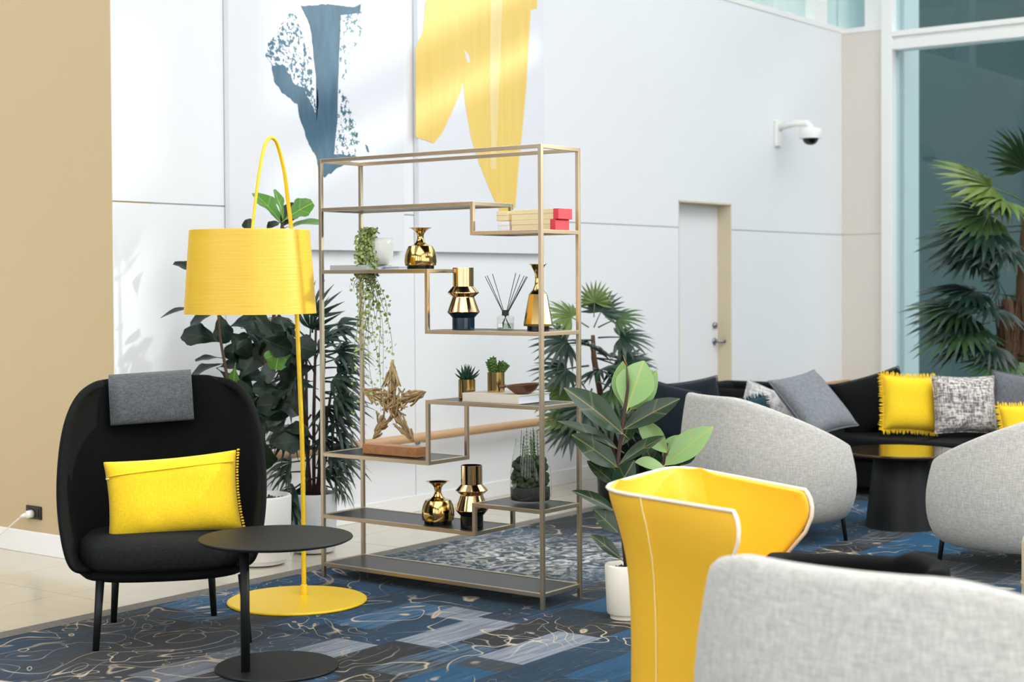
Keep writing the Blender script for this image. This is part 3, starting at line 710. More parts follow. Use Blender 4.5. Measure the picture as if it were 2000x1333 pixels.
for i in range(80):                  # the woven middle
    a = rnd.uniform(0, 2*PI); q = rnd.uniform(0, .075); p0 = Vector((q*math.cos(a), rnd.uniform(-.022, .022), cz+q*math.sin(a))); a2 = rnd.uniform(0, PI); L = rnd.uniform(.05, .08)
    d = Vector((math.cos(a2), 0, math.sin(a2))); place('twig', tw[i % 6], t, frame(p0-d*L*.5, d, (0, 1, .1), (.07, L, .07)))
# glass jar terrarium
t = thing('terrarium', 'rounded glass jar terrarium packed with dark moss and fern sprigs', 'terrarium', on_shelf(1034, SZ['z5b'], 5.425))
b = MB(); b.lathe([(.001, .004), (.08, .004), (.0905, .014), (.092, .06), (.089, .13), (.080, .20), (.068, .25), (.066, .275), (.069, .285), (.0665, .285), (.0635, .27), (.0775, .20), (.0865, .13), (.0885, .06), (.086, .02), (.001, .018)], 44, cap0=False, cap1=False); b.build('jar', M['jar_glass'], t, True)
b = MB(); b.lathe([(.083, .0185), (.0855, .03), (.0855, .07), (.03, .082), (.001, .08)], 30); b.build('gravel', M['gravel'], t, True)
b = MB(); rnd = random.Random(8)
for i in range(230):
    a = rnd.uniform(0, 2*PI); r_ = rnd.uniform(.05, .083); z = rnd.uniform(.075, .195); s_ = rnd.uniform(.010, .018); r_ *= .86-.9*max(0, z-.12)
    b.lathe([(.001, -s_), (s_*.8, -s_*.5), (s_, 0), (s_*.7, s_*.7), (.001, s_)], 7, (r_*math.cos(a), r_*math.sin(a), z), cap0=False, cap1=False, ph=i)
o = b.build('moss', M['moss'], t, True); o['kind'] = 'stuff'
for i in range(30):
    a = rnd.uniform(0, 2*PI); r_ = rnd.uniform(.03, .062); p0 = Vector((r_*math.cos(a), r_*math.sin(a), .09)); H2 = rnd.uniform(.12, .24)
    out = Vector((math.cos(a), math.sin(a), 0))*rnd.uniform(-.016, -.004); q = MB(); q.tube([p0, p0+out*.5+Vector((0, 0, H2*.5)), p0+out+Vector((0, 0, H2))], .0012, 4)
    for k in range(10):
        f = .3+.7*k/10; c_ = p0+out*f+Vector((0, 0, H2*f)); L = .018*(1.25-f)
        for s_ in (-1, 1):
            d = Vector((math.cos(a+1.57)*s_, math.sin(a+1.57)*s_, .5)).normalized(); w_ = Vector((0, 0, .003))
            q.add([c_-w_, c_+d*L*.5-w_*.6, c_+d*L, c_+d*L*.5+w_], [(0, 1, 2, 3)])
    q.build('fern_sprig', M['succulent_light'] if i % 2 else M['succulent'], t)

# ------------------------------------------------------------------ floor lamp
D_SH = 6.62
base_c = Vector((4.82, 4.82, .009))
lp = thing('floor_lamp', 'yellow floor lamp with wide drum shade hung from a bowed pole', 'lamp', base_c, ROT0)
LM = Matrix.Translation(base_c) @ Matrix.Rotation(ROT0, 4, 'Z'); LI = LM.inverted()
b = MB(); b.lathe([(.298, 0), (.302, .003), (.302, .008), (.296, .012)], 64); b.build('base', M['yellow_metal'], lp, True)
foot = at(594, 1172, 6.84); foot.z = .016
pole = [foot, at(591, 900, 6.87), at(583, 690, 6.88), at(577, 560, 6.88), at(569, 448, 6.87), at(562, 390, 6.85), at(556, 340, 6.82), at(547, 300, 6.79), at(538, 275, 6.75), at(528, 269, 6.71), at(519, 280, 6.68), at(511, 310, 6.66), at(503, 360, 6.64), at(497, 410, 6.63), at(492, 455, 6.62), at(490, 500, 6.62)]
def smooth_path(p, n=5):
    out = []
    for i in range(len(p)-1):
        p0, p1, p2, p3 = p[max(i-1, 0)], p[i], p[i+1], p[min(i+2, len(p)-1)]
        for k in range(n):
            f = k/n; out.append(.5*((2*p1)+(p2-p0)*f+(2*p0-5*p1+4*p2-p3)*f*f+(3*p1-p0-3*p2+p3)*f**3))
    return out+[p[-1]]
pp = smooth_path(pole); nr = len(pp)
rad = [.0105-.005*i/nr for i in range(nr)]
b = MB(); b.tube([LI @ p for p in pp], rad, 12); b.build('pole', M['yellow_metal'], lp, True)
b = MB(); b.lathe([(.016, 0), (.016, .05), (.012, .055)], 20, LI @ (foot-Vector((0, 0, .004)))); b.build('socket', M['yellow_metal'], lp, True)
st = LI @ at(490, 450, D_SH); sb = LI @ at(487, 613, D_SH)
zt, zb = st.z, sb.z; cxy = (st.x*.5+sb.x*.5, st.y)
b = MB(); b.lathe([(.2785, zb), (.2785, zb+.004), (.2535, zt-.004), (.2535, zt), (.2495, zt), (.2745, zb)], 72, (cxy[0], cxy[1], 0), cap0=False, cap1=False); shd = b.build('lamp_shade', M['shade'], lp, True)
b = MB()
for k in range(3): 
    a = k*2*PI/3; b.tube([(cxy[0], cxy[1], zt-.03), (cxy[0]+.251*math.cos(a), cxy[1]+.251*math.sin(a), zt-.012)], .003, 6)
b.tube([(cxy[0], cxy[1], zt-.12), (cxy[0], cxy[1], zt-.02)], .016, 14); b.build('spider', M['white_plastic'], shd, True)
b = MB(); b.lathe([(.001, -.05), (.024, -.04), (.032, -.015), (.026, .015), (.014, .04)], 20, (cxy[0], cxy[1], zt-.16)); b.build('bulb', M['paper_white'], shd, True)

# ------------------------------------------------------------------ black round side table
tb = thing('side_table', 'round black metal side table on a single off-centre leg', 'table', (3.945, 4.05, .008), ROT0)
b = MB(); b.lathe([(.218, 0), (.222, .003), (.222, .008), (.218, .011)], 64); b.build('base', M['black_metal'], tb, True)
b = MB(); b.lathe([(.262, .462), (.274, .468), (.276, .472), (.274, .475)], 72); b.build('tabletop', M['black_metal'], tb, True)
b = MB(); b.tube([(-.098, -.09, .009), (-.098, -.09, .464)], .0165, 20); b.build('leg', M['black_metal'], tb, True)

# ------------------------------------------------------------------ black wing armchair
AC = Vector((4.12, 4.86, 0))
ac_c = at(322, 1230, 6.15); AC = Vector((ac_c.x, ac_c.y, 0))
arm = thing('armchair', 'black high-backed shell armchair on four thin legs', 'chair', AC, ROT0+R(12))
rowsA = []
for z, hw, yf, yb in ((.285, .25, -.20, .22), (.30, .325, -.29, .27), (.335, .355, -.31, .30), (.40, .375, -.30, .32), (.50, .393, -.255, .335), (.60, .402, -.20, .35), (.70, .400, -.145, .365), (.79, .393, -.09, .38), (.87, .378, -.03, .392), (.93, .355, .06, .40), (.972, .325, .15, .405), (.996, .28, .23, .408), (1.004, .25, .29, .41)):
    r_ = []
    for k in range(25):
        a = -PI/2 + PI*k/24
        r_.append((hw*sgnp(math.sin(a), .82), yf + (yb-yf)*abs(math.cos(a))**.62, z))
    rowsA.append(r_)
b = MB(); b.grid(rowsA); b.build('shell', M['chair_black'], arm, True, solid=.034, sub=2, off=1)
b = MB(); rr = [[(x*q, -.02+y*q, z) for x, y in [(.335*sgnp(math.cos(2*PI*k/32), .75), .27*sgnp(math.sin(2*PI*k/32), .75)) for k in range(32)]] for q, z in ((.5, .262), (.92, .265), (.97, .28), (.97, .30), (.9, .31))]
b.grid(rr, True); b.add(rr[0], [tuple(range(31, -1, -1))]); b.add(rr[-1], [tuple(range(32))]); b.build('seat_frame', M['chair_black'], arm, True)
b = MB(); rr = [[(x*q, -.045+y*q, z) for x, y in [(.322*sgnp(math.cos(2*PI*k/36), .7), .275*sgnp(math.sin(2*PI*k/36), .7)) for k in range(36)]] for q, z in ((.6, .308), (.93, .310), (.985, .325), (1.0, .36), (.98, .395), (.92, .418), (.7, .428), (.35, .433), (.02, .434))]
b.grid(rr, True); b.build('seat_cushion', M['seat_black'], arm, True)
legs_w = [(187, 1272), (222, 1216), (418, 1203), (486, 1256)]
AI = (Matrix.Translation(AC) @ Matrix.Rotation(ROT0+R(12), 4, 'Z')).inverted()
for px, py in legs_w:
    f_ = AI @ on_floor(px, py)
    top = Vector((f_.x*.93, f_.y*.88, .27)); b = MB(); b.tube([f_, top], [.0125, .0165], 14); b.build('leg', M['black_metal'], arm, True)
# headrest pad draped over the top
rows = []
prof = [(.30, .845), (.305, .80), (.33, .795), (.352, .82), (.375, .90), (.385, .96), (.395, 1.005), (.42, 1.028), (.455, 1.02), (.47, .98), (.472, .92), (.46, .90), (.445, .93), (.432, .985), (.415, 1.0)]
hp = []
def pad(parent):
    b = MB(); path = [(-.0, .838), (.012, .87), (.022, .92), (.036, .975), (.07, 1.02), (.115, 1.03), (.155, 1.0), (.165, .94)]
    # a thick pad following this path (front face down, over the top edge, a short tail behind)
    n = len(path); outer, inner = [], []
    for i, (y, z) in enumerate(path):
        a, c_ = path[max(i-1, 0)], path[min(i+1, n-1)]; dy, dz = c_[0]-a[0], c_[1]-a[1]; l = math.hypot(dy, dz); ny, nz = -dz/l, dy/l
        th = .022 if 0 < i < n-1 else .008
        outer.append((y+ny*th, z+nz*th)); inner.append((y-ny*th, z-nz*th))
    loop = outer+inner[::-1]
    rows = []
    for k in range(15):
        u = -1+2*k/14; q = .90 if abs(u) > .99 else 1
        cy = sum(p[0] for p in loop)/len(loop); rows.append([(u*.168+.0*z, y if abs(u) < .99 else (y*.7+inner[min(i, len(outer)-1)][0]*.3 if i < len(outer) else y), z) for i, (y, z) in enumerate(loop)])
    b.grid(rows, True); b.add(rows[0], [tuple(range(len(loop)-1, -1, -1))]); b.add(rows[-1], [tuple(range(len(loop)))])
    return b
hb = pad(arm); o = hb.build('headrest', M['headrest'], arm, True, bevel=0, sub=1, recalc=True)
o.location = (.0, .268, .0); o.rotation_euler = (0, R(-3), 0); o['label'] = 'grey headrest pad folded over the top'
for ob in (o,): ob.location.z = -.015

# ------------------------------------------------------------------ cushions
def cushion(name, label, px, py, D, w_, h_, t_, m, head=0, lean=-.25, roll=0, fringe=None, group=None, seam=False, seed=0, wr=.006, axes=None):
    rnd = random.Random(seed+17); n = 26
    o = bpy.data.objects.new(name, None); C.objects.link(o); tag(o, label, 'cushion', group)
    o.empty_display_size = .1
    pos = at(px, py, D)
    o.matrix_basis = Matrix.Translation(pos) @ Matrix.Rotation(ROT0+head, 4, 'Z') @ Matrix.Rotation(lean, 4, 'X') @ Matrix.Rotation(roll, 4, 'Y')
    if axes:
        e1, e2 = [RIGHT*a[0]+AHEAD*a[1]+Vector((0, 0, a[2])) for a in axes]; w_, h_ = e1.length, e2.length
        xa = e1.normalized(); za = (e2-xa*e2.dot(xa)).normalized(); ya = za.cross(xa)
        o.matrix_basis = Matrix.Translation(pos) @ Matrix((xa, ya, za)).transposed().to_4x4()
    f1, f2, f3 = rnd.uniform(0, 6), rnd.uniform(0, 6), rnd.uniform(0, 6)
    def surf(sg):
        rows = []
        for i in range(n+1):
            v = -1+2*i/n; r_ = []
            for k in range(n+1):
                u = -1+2*k/n
                th = t_*.5*max(0, (1-u**4))**.55*max(0, (1-v**4))**.55
                x = w_*.5*u*(1-.055*(1-v*v)*abs(u)**2.2); z = h_*.5*v*(1-.07*(1-u*u)*abs(v)**2.2)
                wrk = wr*(.8*math.sin(u*3.1+v*2.3+f1)*math.sin(v*2.7-u*2.2+f2)+.7*math.sin(u*13+f3+3*v*math.sin(f1))*max(0, -v)**1.5)*(1-u**4)*(1-v**4)
                r_.append((x, sg*(th+wrk*.8), z))
            rows.append(r_)
        return rows
    b = MB(); b.grid(surf(-1)); a = surf(1); b.grid([list(reversed(r_)) for r_ in a])
    me = b.mesh('cover', m, True); bm = bmesh.new(); bm.from_mesh(me); bmesh.ops.remove_doubles(bm, verts=bm.verts, dist=1e-5); bmesh.ops.recalc_face_normals(bm, faces=bm.faces); bm.to_mesh(me); bm.free()
    c_ = place('cover', me, o)
    q = c_.modifiers.new('sub', 'SUBSURF'); q.levels = 1; q.render_levels = 1
    def edge(s_, k):
        u = -1+2*k
        if s_ in (0, 1): v = -1 if s_ == 0 else 1; return Vector((w_*.5*u, 0, h_*.5*v*(1-.07*(1-u*u)))), Vector((0, 0, v))
        v = u; uu = -1 if s_ == 2 else 1; return Vector((w_*.5*uu*(1-.055*(1-v*v)), 0, h_*.5*v)), Vector((uu, 0, 0))
    if fringe:
        fm, fl_, sides = fringe; b = MB()
        for s_ in sides:
            cnt = int((w_ if s_ < 2 else h_)/.011)
            for k in range(cnt):
                p, d = edge(s_, (k+.5)/cnt); d2 = (d+Vector((rnd.uniform(-.35, .35), rnd.uniform(-.4, .4), rnd.uniform(-.35, .35)))).normalized()
                b.tube([p-d*.004, p+d2*fl_*.55, p+d2*fl_*rnd.uniform(.8, 1.15)], [.004, .0045, .002], 5)
        f_ = b.build('fringe', fm, o, True); f_['kind'] = 'stuff'
    if seam:
        b = MB(); pts = []
        for k in range(25):
            u = -.93+1.86*k/24; v = .62+.05*u; th = t_*.5*(1-u**4)**.55*(1-v**4)**.55
            pts.append((w_*.5*u, -th-.0025, h_*.5*v))
        b.tube(pts, .0028, 6); b.build('zip_seam', m, o, True)
        b = MB(); b.box(-.008, -.006, -.004, .010, .002, .004); q = b.build('zip_pull', M['yellow_seam'], o, bevel=.002); q.location = (-w_*.455, -t_*.17, h_*.27)
    else:
        b = MB(); pts = []
        for s_, rng in ((0, 1), (3, 1), (1, -1), (2, -1)):
            for k in range(13):
                f = k/13; p, d = edge(s_, f if rng > 0 else 1-f); pts.append(p)
        pts.append(pts[0]); b.tube(pts, .004, 6, cap=False); b.build('piping', m, o, True)
    return o
cushion('lumbar_cushion', 'oblong yellow cushion with zip seam leaning in the black armchair', 338, 969, 6.10, .53, .325, .15, M['yellow_cotton'], R(10), -.22, R(-4), (M['yellow_cotton'], .007, (3,)), seam=True, seed=1)

# ------------------------------------------------------------------ plants
def leaf_mesh(L, W, tipw=.35, fold=.12, droop=.15, wave=0, m=None, n=8, seed=0, shape=0):
    rnd = random.Random(seed); rows = []
    for i in range(n+1):
        f = i/n
        if shape == 0: w_ = math.sin(PI*min(1, f*.97+.015))**.75*(1-.25*abs(f-.5))        # elliptic, pointed
        else: w_ = (.55+.45*math.sin(PI*(f*1.05-.35)))*math.sin(PI*min(1, f*.94+.03))**.45  # fiddle shaped
        if f > .93 and shape == 0: w_ *= .55
        w_ *= W*.5; z = -droop*L*f*f; wv = wave*math.sin(f*11+seed)
        r_ = []
        for u in (-1, -.5, 0, .5, 1): r_.append((u*w_*(1+.1*wave*20*math.sin(f*17+u*3)), f*L, z+abs(u)*w_*fold*2+wv*abs(u)*W*.6*(1 if u > 0 else -.7)))
        rows.append(r_)
    b = MB(); b.grid(rows); b.tube([(0, -.12*L, .0), (0, 0, 0)], L*.012, 5)
    return b.mesh('leaf', m, True)
def leaf_to(parent, inv, me, L, p0, p1, nrm, wscale=1):
    p0 = inv @ p0; p1 = inv @ p1; d = p1-p0
    return place('leaf', me, parent, frame(p0, d, inv.to_3x3() @ Vector(nrm), (wscale, d.length/L, d.length/L)))
def pot(parent, r0, r1, h_, m, foot=True, soil=True):
    b = MB(); z0 = .02 if foot else 0
    if foot: b.lathe([(r0*.82, 0), (r0*.82, .021)], 44)
    b.lathe([(r0*.95, z0), (r0, z0+.008), (r1, h_-.006), (r1-.004, h_), (r1-.016, h_), (r1-.02, h_-.05)], 48, cap1=False); parent = b.build('pot', m, parent, True)
    if soil: 
        b = MB(); b.lathe([(r1-.019, h_-.03), (r1*.5, h_-.022), (.001, h_-.02)], 30, cap0=False); b.build('soil', M['soil'], parent, True)
        rn = random.Random(int(r1*1000)); b = MB()
        for i in range(60):
            a = rn.uniform(0, 6.28); q = rn.uniform(0, r1-.035); s_ = rn.uniform(.007, .014)
            b.lathe([(.001, -s_), (s_, 0), (.001, s_)], 6, (q*math.cos(a), q*math.sin(a), h_-.02), cap0=False, cap1=False, ph=i)
        o = b.build('bark_chips', M['stem_brown'], parent); o['kind'] = 'stuff'
CAMDIR = -AHEAD

# rubber plant by the yellow chair
rp = at(1222, 1205, 6.40); RP = Vector((rp.x, rp.y, .008)); DR = RP.dot(AHEAD)
ru = thing('rubber_plant', 'rubber plant with broad glossy leaves in a cream pot behind the yellow chair', 'plant', RP)
RI = Matrix.Translation(-RP)
pot(ru, .078, .086, .222, M['pot_cream'])
b = MB(); b.tube([RI @ at(1224, 1112, DR), RI @ at(1212, 1000, DR), RI @ at(1207, 900, DR), RI @ at(1216, 830, DR), RI @ at(1226, 760, DR), RI @ at(1224, 712, DR)], [.011, .0095, .009, .008, .006, .002], 10); b.build('stem', M['stem_brown'], ru, True)
b = MB(); b.tube([RI @ at(1228, 1112, DR), RI @ at(1262, 1000, DR+.05), RI @ at(1296, 900, DR+.08), RI @ at(1304, 866, DR+.08)], [.009, .008, .007, .004], 10); b.build('stem', M['stem_brown'], ru, True)
RL = .2
rub_d = [leaf_mesh(RL, .105, fold=.10, droop=.12, m=M['rubber_dark'], seed=i) for i in range(2)]
rub_l = [leaf_mesh(RL, .105, fold=.10, droop=.08, m=M['rubber_light'], seed=i) for i in range(2)]
# base x,y  tip x,y  width px  light  depth of base, of tip, normal (right, towards lens, up)
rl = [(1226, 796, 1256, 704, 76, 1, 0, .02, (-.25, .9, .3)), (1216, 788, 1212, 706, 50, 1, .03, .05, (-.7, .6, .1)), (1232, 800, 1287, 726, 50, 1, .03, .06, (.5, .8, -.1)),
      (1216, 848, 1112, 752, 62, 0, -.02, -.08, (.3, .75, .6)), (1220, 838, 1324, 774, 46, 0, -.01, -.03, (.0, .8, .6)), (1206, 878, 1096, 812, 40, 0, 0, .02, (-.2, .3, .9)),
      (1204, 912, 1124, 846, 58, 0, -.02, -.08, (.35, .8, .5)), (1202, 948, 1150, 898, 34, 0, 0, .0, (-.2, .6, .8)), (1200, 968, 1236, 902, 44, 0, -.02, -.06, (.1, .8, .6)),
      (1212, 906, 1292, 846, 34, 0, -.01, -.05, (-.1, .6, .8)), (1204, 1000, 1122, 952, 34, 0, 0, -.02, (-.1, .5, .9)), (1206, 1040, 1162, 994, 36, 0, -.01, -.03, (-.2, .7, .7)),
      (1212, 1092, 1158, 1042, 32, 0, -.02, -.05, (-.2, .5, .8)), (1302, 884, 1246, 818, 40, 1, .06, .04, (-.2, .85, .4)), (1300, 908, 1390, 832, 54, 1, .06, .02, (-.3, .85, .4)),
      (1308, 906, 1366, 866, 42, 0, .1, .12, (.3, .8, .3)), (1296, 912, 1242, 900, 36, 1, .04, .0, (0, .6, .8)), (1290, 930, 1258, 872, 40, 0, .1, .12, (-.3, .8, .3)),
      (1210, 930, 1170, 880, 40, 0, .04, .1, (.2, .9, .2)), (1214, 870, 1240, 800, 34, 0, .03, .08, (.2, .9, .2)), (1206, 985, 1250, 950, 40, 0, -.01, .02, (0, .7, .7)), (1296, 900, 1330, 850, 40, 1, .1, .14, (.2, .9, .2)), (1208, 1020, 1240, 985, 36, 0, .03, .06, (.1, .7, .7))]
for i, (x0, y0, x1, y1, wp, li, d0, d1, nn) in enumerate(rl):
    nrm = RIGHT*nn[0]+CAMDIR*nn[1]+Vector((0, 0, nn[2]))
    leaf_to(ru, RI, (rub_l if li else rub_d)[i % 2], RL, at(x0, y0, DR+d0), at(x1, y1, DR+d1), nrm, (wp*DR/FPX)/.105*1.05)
b = MB(); b.tube([RI @ at(1224, 714, DR), RI @ at(1217, 694, DR)], [.003, .0008], 6); b.tube([RI @ at(1302, 890, DR+.02), RI @ at(1310, 872, DR)], [.003, .0008], 6); b.build('bud_sheath', plain('bud_red', rgb(176, 106, 66), .5), ru, True)

# fiddle-leaf fig behind the lamp
fp = at(506, 1088, 7.72); FP = Vector((fp.x, fp.y, .008)); DF = FP.dot(AHEAD); FI = Matrix.Translation(-FP)
fg = thing('fiddle_leaf_fig', 'tall fiddle-leaf fig in a smooth white pot behind the armchair', 'plant', FP)
pot(fg, .155, .162, .335, M['pot_white'])
b = MB(); b.tube([FI @ at(512, 985, DF), FI @ at(505, 850, DF), FI @ at(520, 700, DF), FI @ at(545, 560, DF), FI @ at(552, 440, DF), FI @ at(562, 405, DF)], [.014, .012, .010, .008, .006, .003], 10); b.build('trunk', M['stem_brown'], fg, True)
b = MB(); b.tube([FI @ at(505, 985, DF), FI @ at(480, 850, DF), FI @ at(444, 740, DF-.05), FI @ at(430, 660, DF-.05), FI @ at(425, 600, DF-.05), FI @ at(410, 520, DF-.05)], [.012, .010, .008, .007, .005, .003], 10); b.build('trunk', M['stem_brown'], fg, True)
FL_ = .22
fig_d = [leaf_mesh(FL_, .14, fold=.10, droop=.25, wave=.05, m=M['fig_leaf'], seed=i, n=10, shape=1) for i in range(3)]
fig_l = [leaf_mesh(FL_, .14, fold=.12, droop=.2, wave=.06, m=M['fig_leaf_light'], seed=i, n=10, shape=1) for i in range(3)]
fl = [(552, 440, 505, 368, 46, 1, (.5, .5, .6)), (556, 446, 622, 424, 46, 1, (0, .3, .9)), (556, 430, 606, 392, 44, 1, (.1, .8, .5)), (553, 432, 544, 370, 22, 1, (.6, .5, .3)), (548, 446, 575, 398, 38, 0, (.2, .8, .4)),
      (488, 462, 482, 424, 24, 0, (0, 1, 0)), (520, 450, 540, 428, 26, 0, (0, .5, .9)), (475, 470, 449, 442, 20, 0, (.2, .5, .8)),
      (402, 538, 344, 504, 26, 0, (.1, .6, .8)), (405, 600, 314, 600, 30, 0, (0, .15, 1)), (424, 610, 366, 624, 36, 0, (-.1, .6, .7)), (432, 668, 350, 642, 50, 0, (.1, .9, .4)), (428, 612, 440, 668, 38, 0, (.1, .9, .3)),
      (430, 712, 362, 726, 40, 0, (0, .5, .8)), (434, 700, 384, 694, 30, 0, (0, .3, .95)), (446, 640, 520, 612, 46, 0, (0, .7, .7)), (446, 648, 490, 690, 40, 0, (.1, .9, .3)), (452, 690, 480, 650, 26, 0, (.2, .8, .4)), (470, 740, 505, 672, 62, 0, (0, .9, .4))]
rnd = random.Random(21)
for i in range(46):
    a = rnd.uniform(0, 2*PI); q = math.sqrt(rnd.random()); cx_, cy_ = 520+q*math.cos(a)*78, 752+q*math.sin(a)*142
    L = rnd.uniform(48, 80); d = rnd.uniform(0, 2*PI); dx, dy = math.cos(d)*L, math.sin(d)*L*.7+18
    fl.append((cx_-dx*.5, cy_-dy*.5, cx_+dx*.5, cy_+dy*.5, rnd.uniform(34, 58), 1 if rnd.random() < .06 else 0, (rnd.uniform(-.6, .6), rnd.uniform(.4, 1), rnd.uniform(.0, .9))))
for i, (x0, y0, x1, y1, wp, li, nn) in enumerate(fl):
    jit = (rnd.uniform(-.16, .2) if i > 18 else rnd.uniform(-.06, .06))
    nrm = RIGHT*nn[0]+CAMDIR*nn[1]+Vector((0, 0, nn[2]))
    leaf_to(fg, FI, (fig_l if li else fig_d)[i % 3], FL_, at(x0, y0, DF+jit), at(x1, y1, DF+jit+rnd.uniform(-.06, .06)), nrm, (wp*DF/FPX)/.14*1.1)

# fan leaves shared by the three palms
def fan_mesh(nseg, Rl, spread, wseg, stalk, droop, m, split=.45, seed=0):
    rnd = random.Random(seed); b = MB()
    b.tube([(0, 0, 0), (0, stalk*.5, .02*stalk), (0, stalk, 0)], [.006, .005, .004], 6)
    for k in range(nseg):
        a = (-.5+(k+.5)/nseg)*spread; L = Rl*(1-.22*abs(a/(spread*.5))**2)*rnd.uniform(.93, 1.05); rows = []
        dx, dy = math.sin(a), math.cos(a); sg = 1 if k % 2 else -1
        for i in range(7):
            f = i/6; w_ = wseg*(f/split if f < split else (1-(f-split)/(1-split))**.8)*.5+.0006
            dr = -droop*L*max(0, f-.25)**2 + .015*sg*math.sin(f*PI)*wseg*10; cx_, cy_ = dx*L*f, stalk+dy*L*f
            rows.append([(cx_-dy*w_, cy_+dx*w_, dr+sg*w_*.35), (cx_, cy_, dr+w_*.25), (cx_+dy*w_, cy_-dx*w_, dr-sg*w_*.35)])
        b.grid(rows)
    return b.mesh('frond', m, True)
# lady palm in a stone pot
lp_ = at(613, 1064, 8.05); LP = Vector((lp_.x, lp_.y, .008)); DL = LP.dot(AHEAD); LI2 = Matrix.Translation(-LP)
la = thing('lady_palm', 'bushy lady palm with drooping fingers in a grey stone pot behind the shelf', 'plant', LP)
pot(la, .112, .124, .30, M['pot_stone'], False)
for x0, x1, y1 in ((603, 598, 660), (613, 617, 640), (622, 634, 700), (608, 590, 720), (617, 648, 760), (600, 604, 860)):
    b = MB(); b.tube([LI2 @ at(x0, 975, DL), LI2 @ at((x0+x1)/2-2, (975+y1)/2, DL), LI2 @ at(x1, y1, DL)], [.0095, .009, .006], 8); b.build('cane', M['stem_brown'], la, True)
lf = [fan_mesh(9, .175, R(165), .024, .085, .95, M['frond_dark'], .4, i) for i in range(3)]
rnd = random.Random(33)
spots = [(640, 645, 1, .3), (635, 690, 1, .15), (640, 720, 1, .05), (645, 745, 1, -.1), (640, 780, 1, .1), (635, 800, 1, -.2), (630, 840, 1, -.25), (625, 880, 1, -.1), (628, 925, .9, -.35), (612, 915, .8, .05),
         (598, 660, -.6, .6), (600, 700, -.9, .2), (590, 740, -1, 0), (592, 780, -1, -.2), (595, 830, -1, -.2), (600, 900, -1, -.1), (605, 935, -.8, -.5), (598, 925, -.4, -.9), (610, 650, .1, .9), (618, 690, .3, .5), (615, 730, -.2, .4), (612, 770, .3, -.3), (608, 810, -.3, -.5), (618, 830, .4, -.6), (622, 860, 1, -.45), (612, 940, .3, -.8), (640, 700, 1, .35), (644, 765, 1, -.3)]
for i, (x, y, dx, dz) in enumerate(spots + [(q[0]-4, q[1]+22, q[2]*.8, q[3]+.12) for q in spots[:20]]):
    x = min(x, 626)
    dd = rnd.uniform(-.55, .35); d = RIGHT*dx + AHEAD*dd + Vector((0, 0, dz)); upv = Vector((0, 0, 1)) + CAMDIR*rnd.uniform(.1, .7) - RIGHT*dx*.3
    s_ = rnd.uniform(.85, 1.1); place('frond', lf[i % 3], la, frame(LI2 @ at(x, y, DL+rnd.uniform(-.06, .06)), d, upv, (s_, s_, s_)))
# fan palm between shelf and sofa
fp_ = at(1206, 800, 9.55); PP = Vector((fp_.x, fp_.y, .008)); DP = PP.dot(AHEAD); PI2 = Matrix.Translation(-PP)
fpm = thing('fan_palm', 'small fan palm against the white wall left of the sofa', 'plant', PP)
pot(fpm, .12, .13, .28, M['black_metal'])
b = MB(); b.tube([PI2 @ at(1204, 930, DP), PI2 @ at(1178, 800, DP-.15), PI2 @ at(1160, 700, DP-.2), PI2 @ at(1158, 655, DP-.2)], [.022, .02, .018, .012], 10); b.build('trunk', M['palm_trunk'], fpm, True)
ff = [fan_mesh(17, .235, R(225), .032, .15, .45, m, .45, i) for i, m in enumerate((M['frond_dark'], M['frond_mid'], M['frond_light'], M['frond_dark']))]
sp_ = [(1150, 640, -.75, .0, .45, 2, .8), (1155, 665, -1, -.2, .0, 0, 1.0), (1160, 640, .35, .2, .75, 0, .7), (1168, 640, .8, .1, .35, 1, .8), (1168, 660, 1, -.1, .02, 0, .9), (1166, 690, .9, .2, -.25, 0, .9), (1165, 700, .8, -.3, -.1, 0, 1.0), (1160, 620, .05, .1, 1, 2, .6),
       (1150, 715, -.9, -.45, -.1, 0, 1.0), (1150, 740, -.8, -.2, -.4, 2, 1.0), (1156, 760, -.2, -.5, -.5, 0, 1.0), (1165, 745, .5, -.5, -.2, 1, .9), (1160, 770, .5, -.3, -.5, 0, 1.0), (1150, 780, -.7, -.4, -.6, 2, 1.0), (1156, 690, -.1, -.8, .3, 0, .8), (1158, 720, .2, -.8, 0, 0, .9), (1150, 800, -.5, -.5, -.5, 0, 1), (1165, 700, 1, -.1, -.35, 0, 1.0)]
rnd = random.Random(44)
for i, (x, y, dx, da, dz, k, s_) in enumerate(sp_):
    d = RIGHT*dx+AHEAD*da+Vector((0, 0, dz)); upv = Vector((0, 0, 1))+CAMDIR*rnd.uniform(.3, 1.6)-RIGHT*dx*.4
    place('frond', ff[k], fpm, frame(PI2 @ at(x, y, DP-.2), d, upv, (s_, s_, s_)))
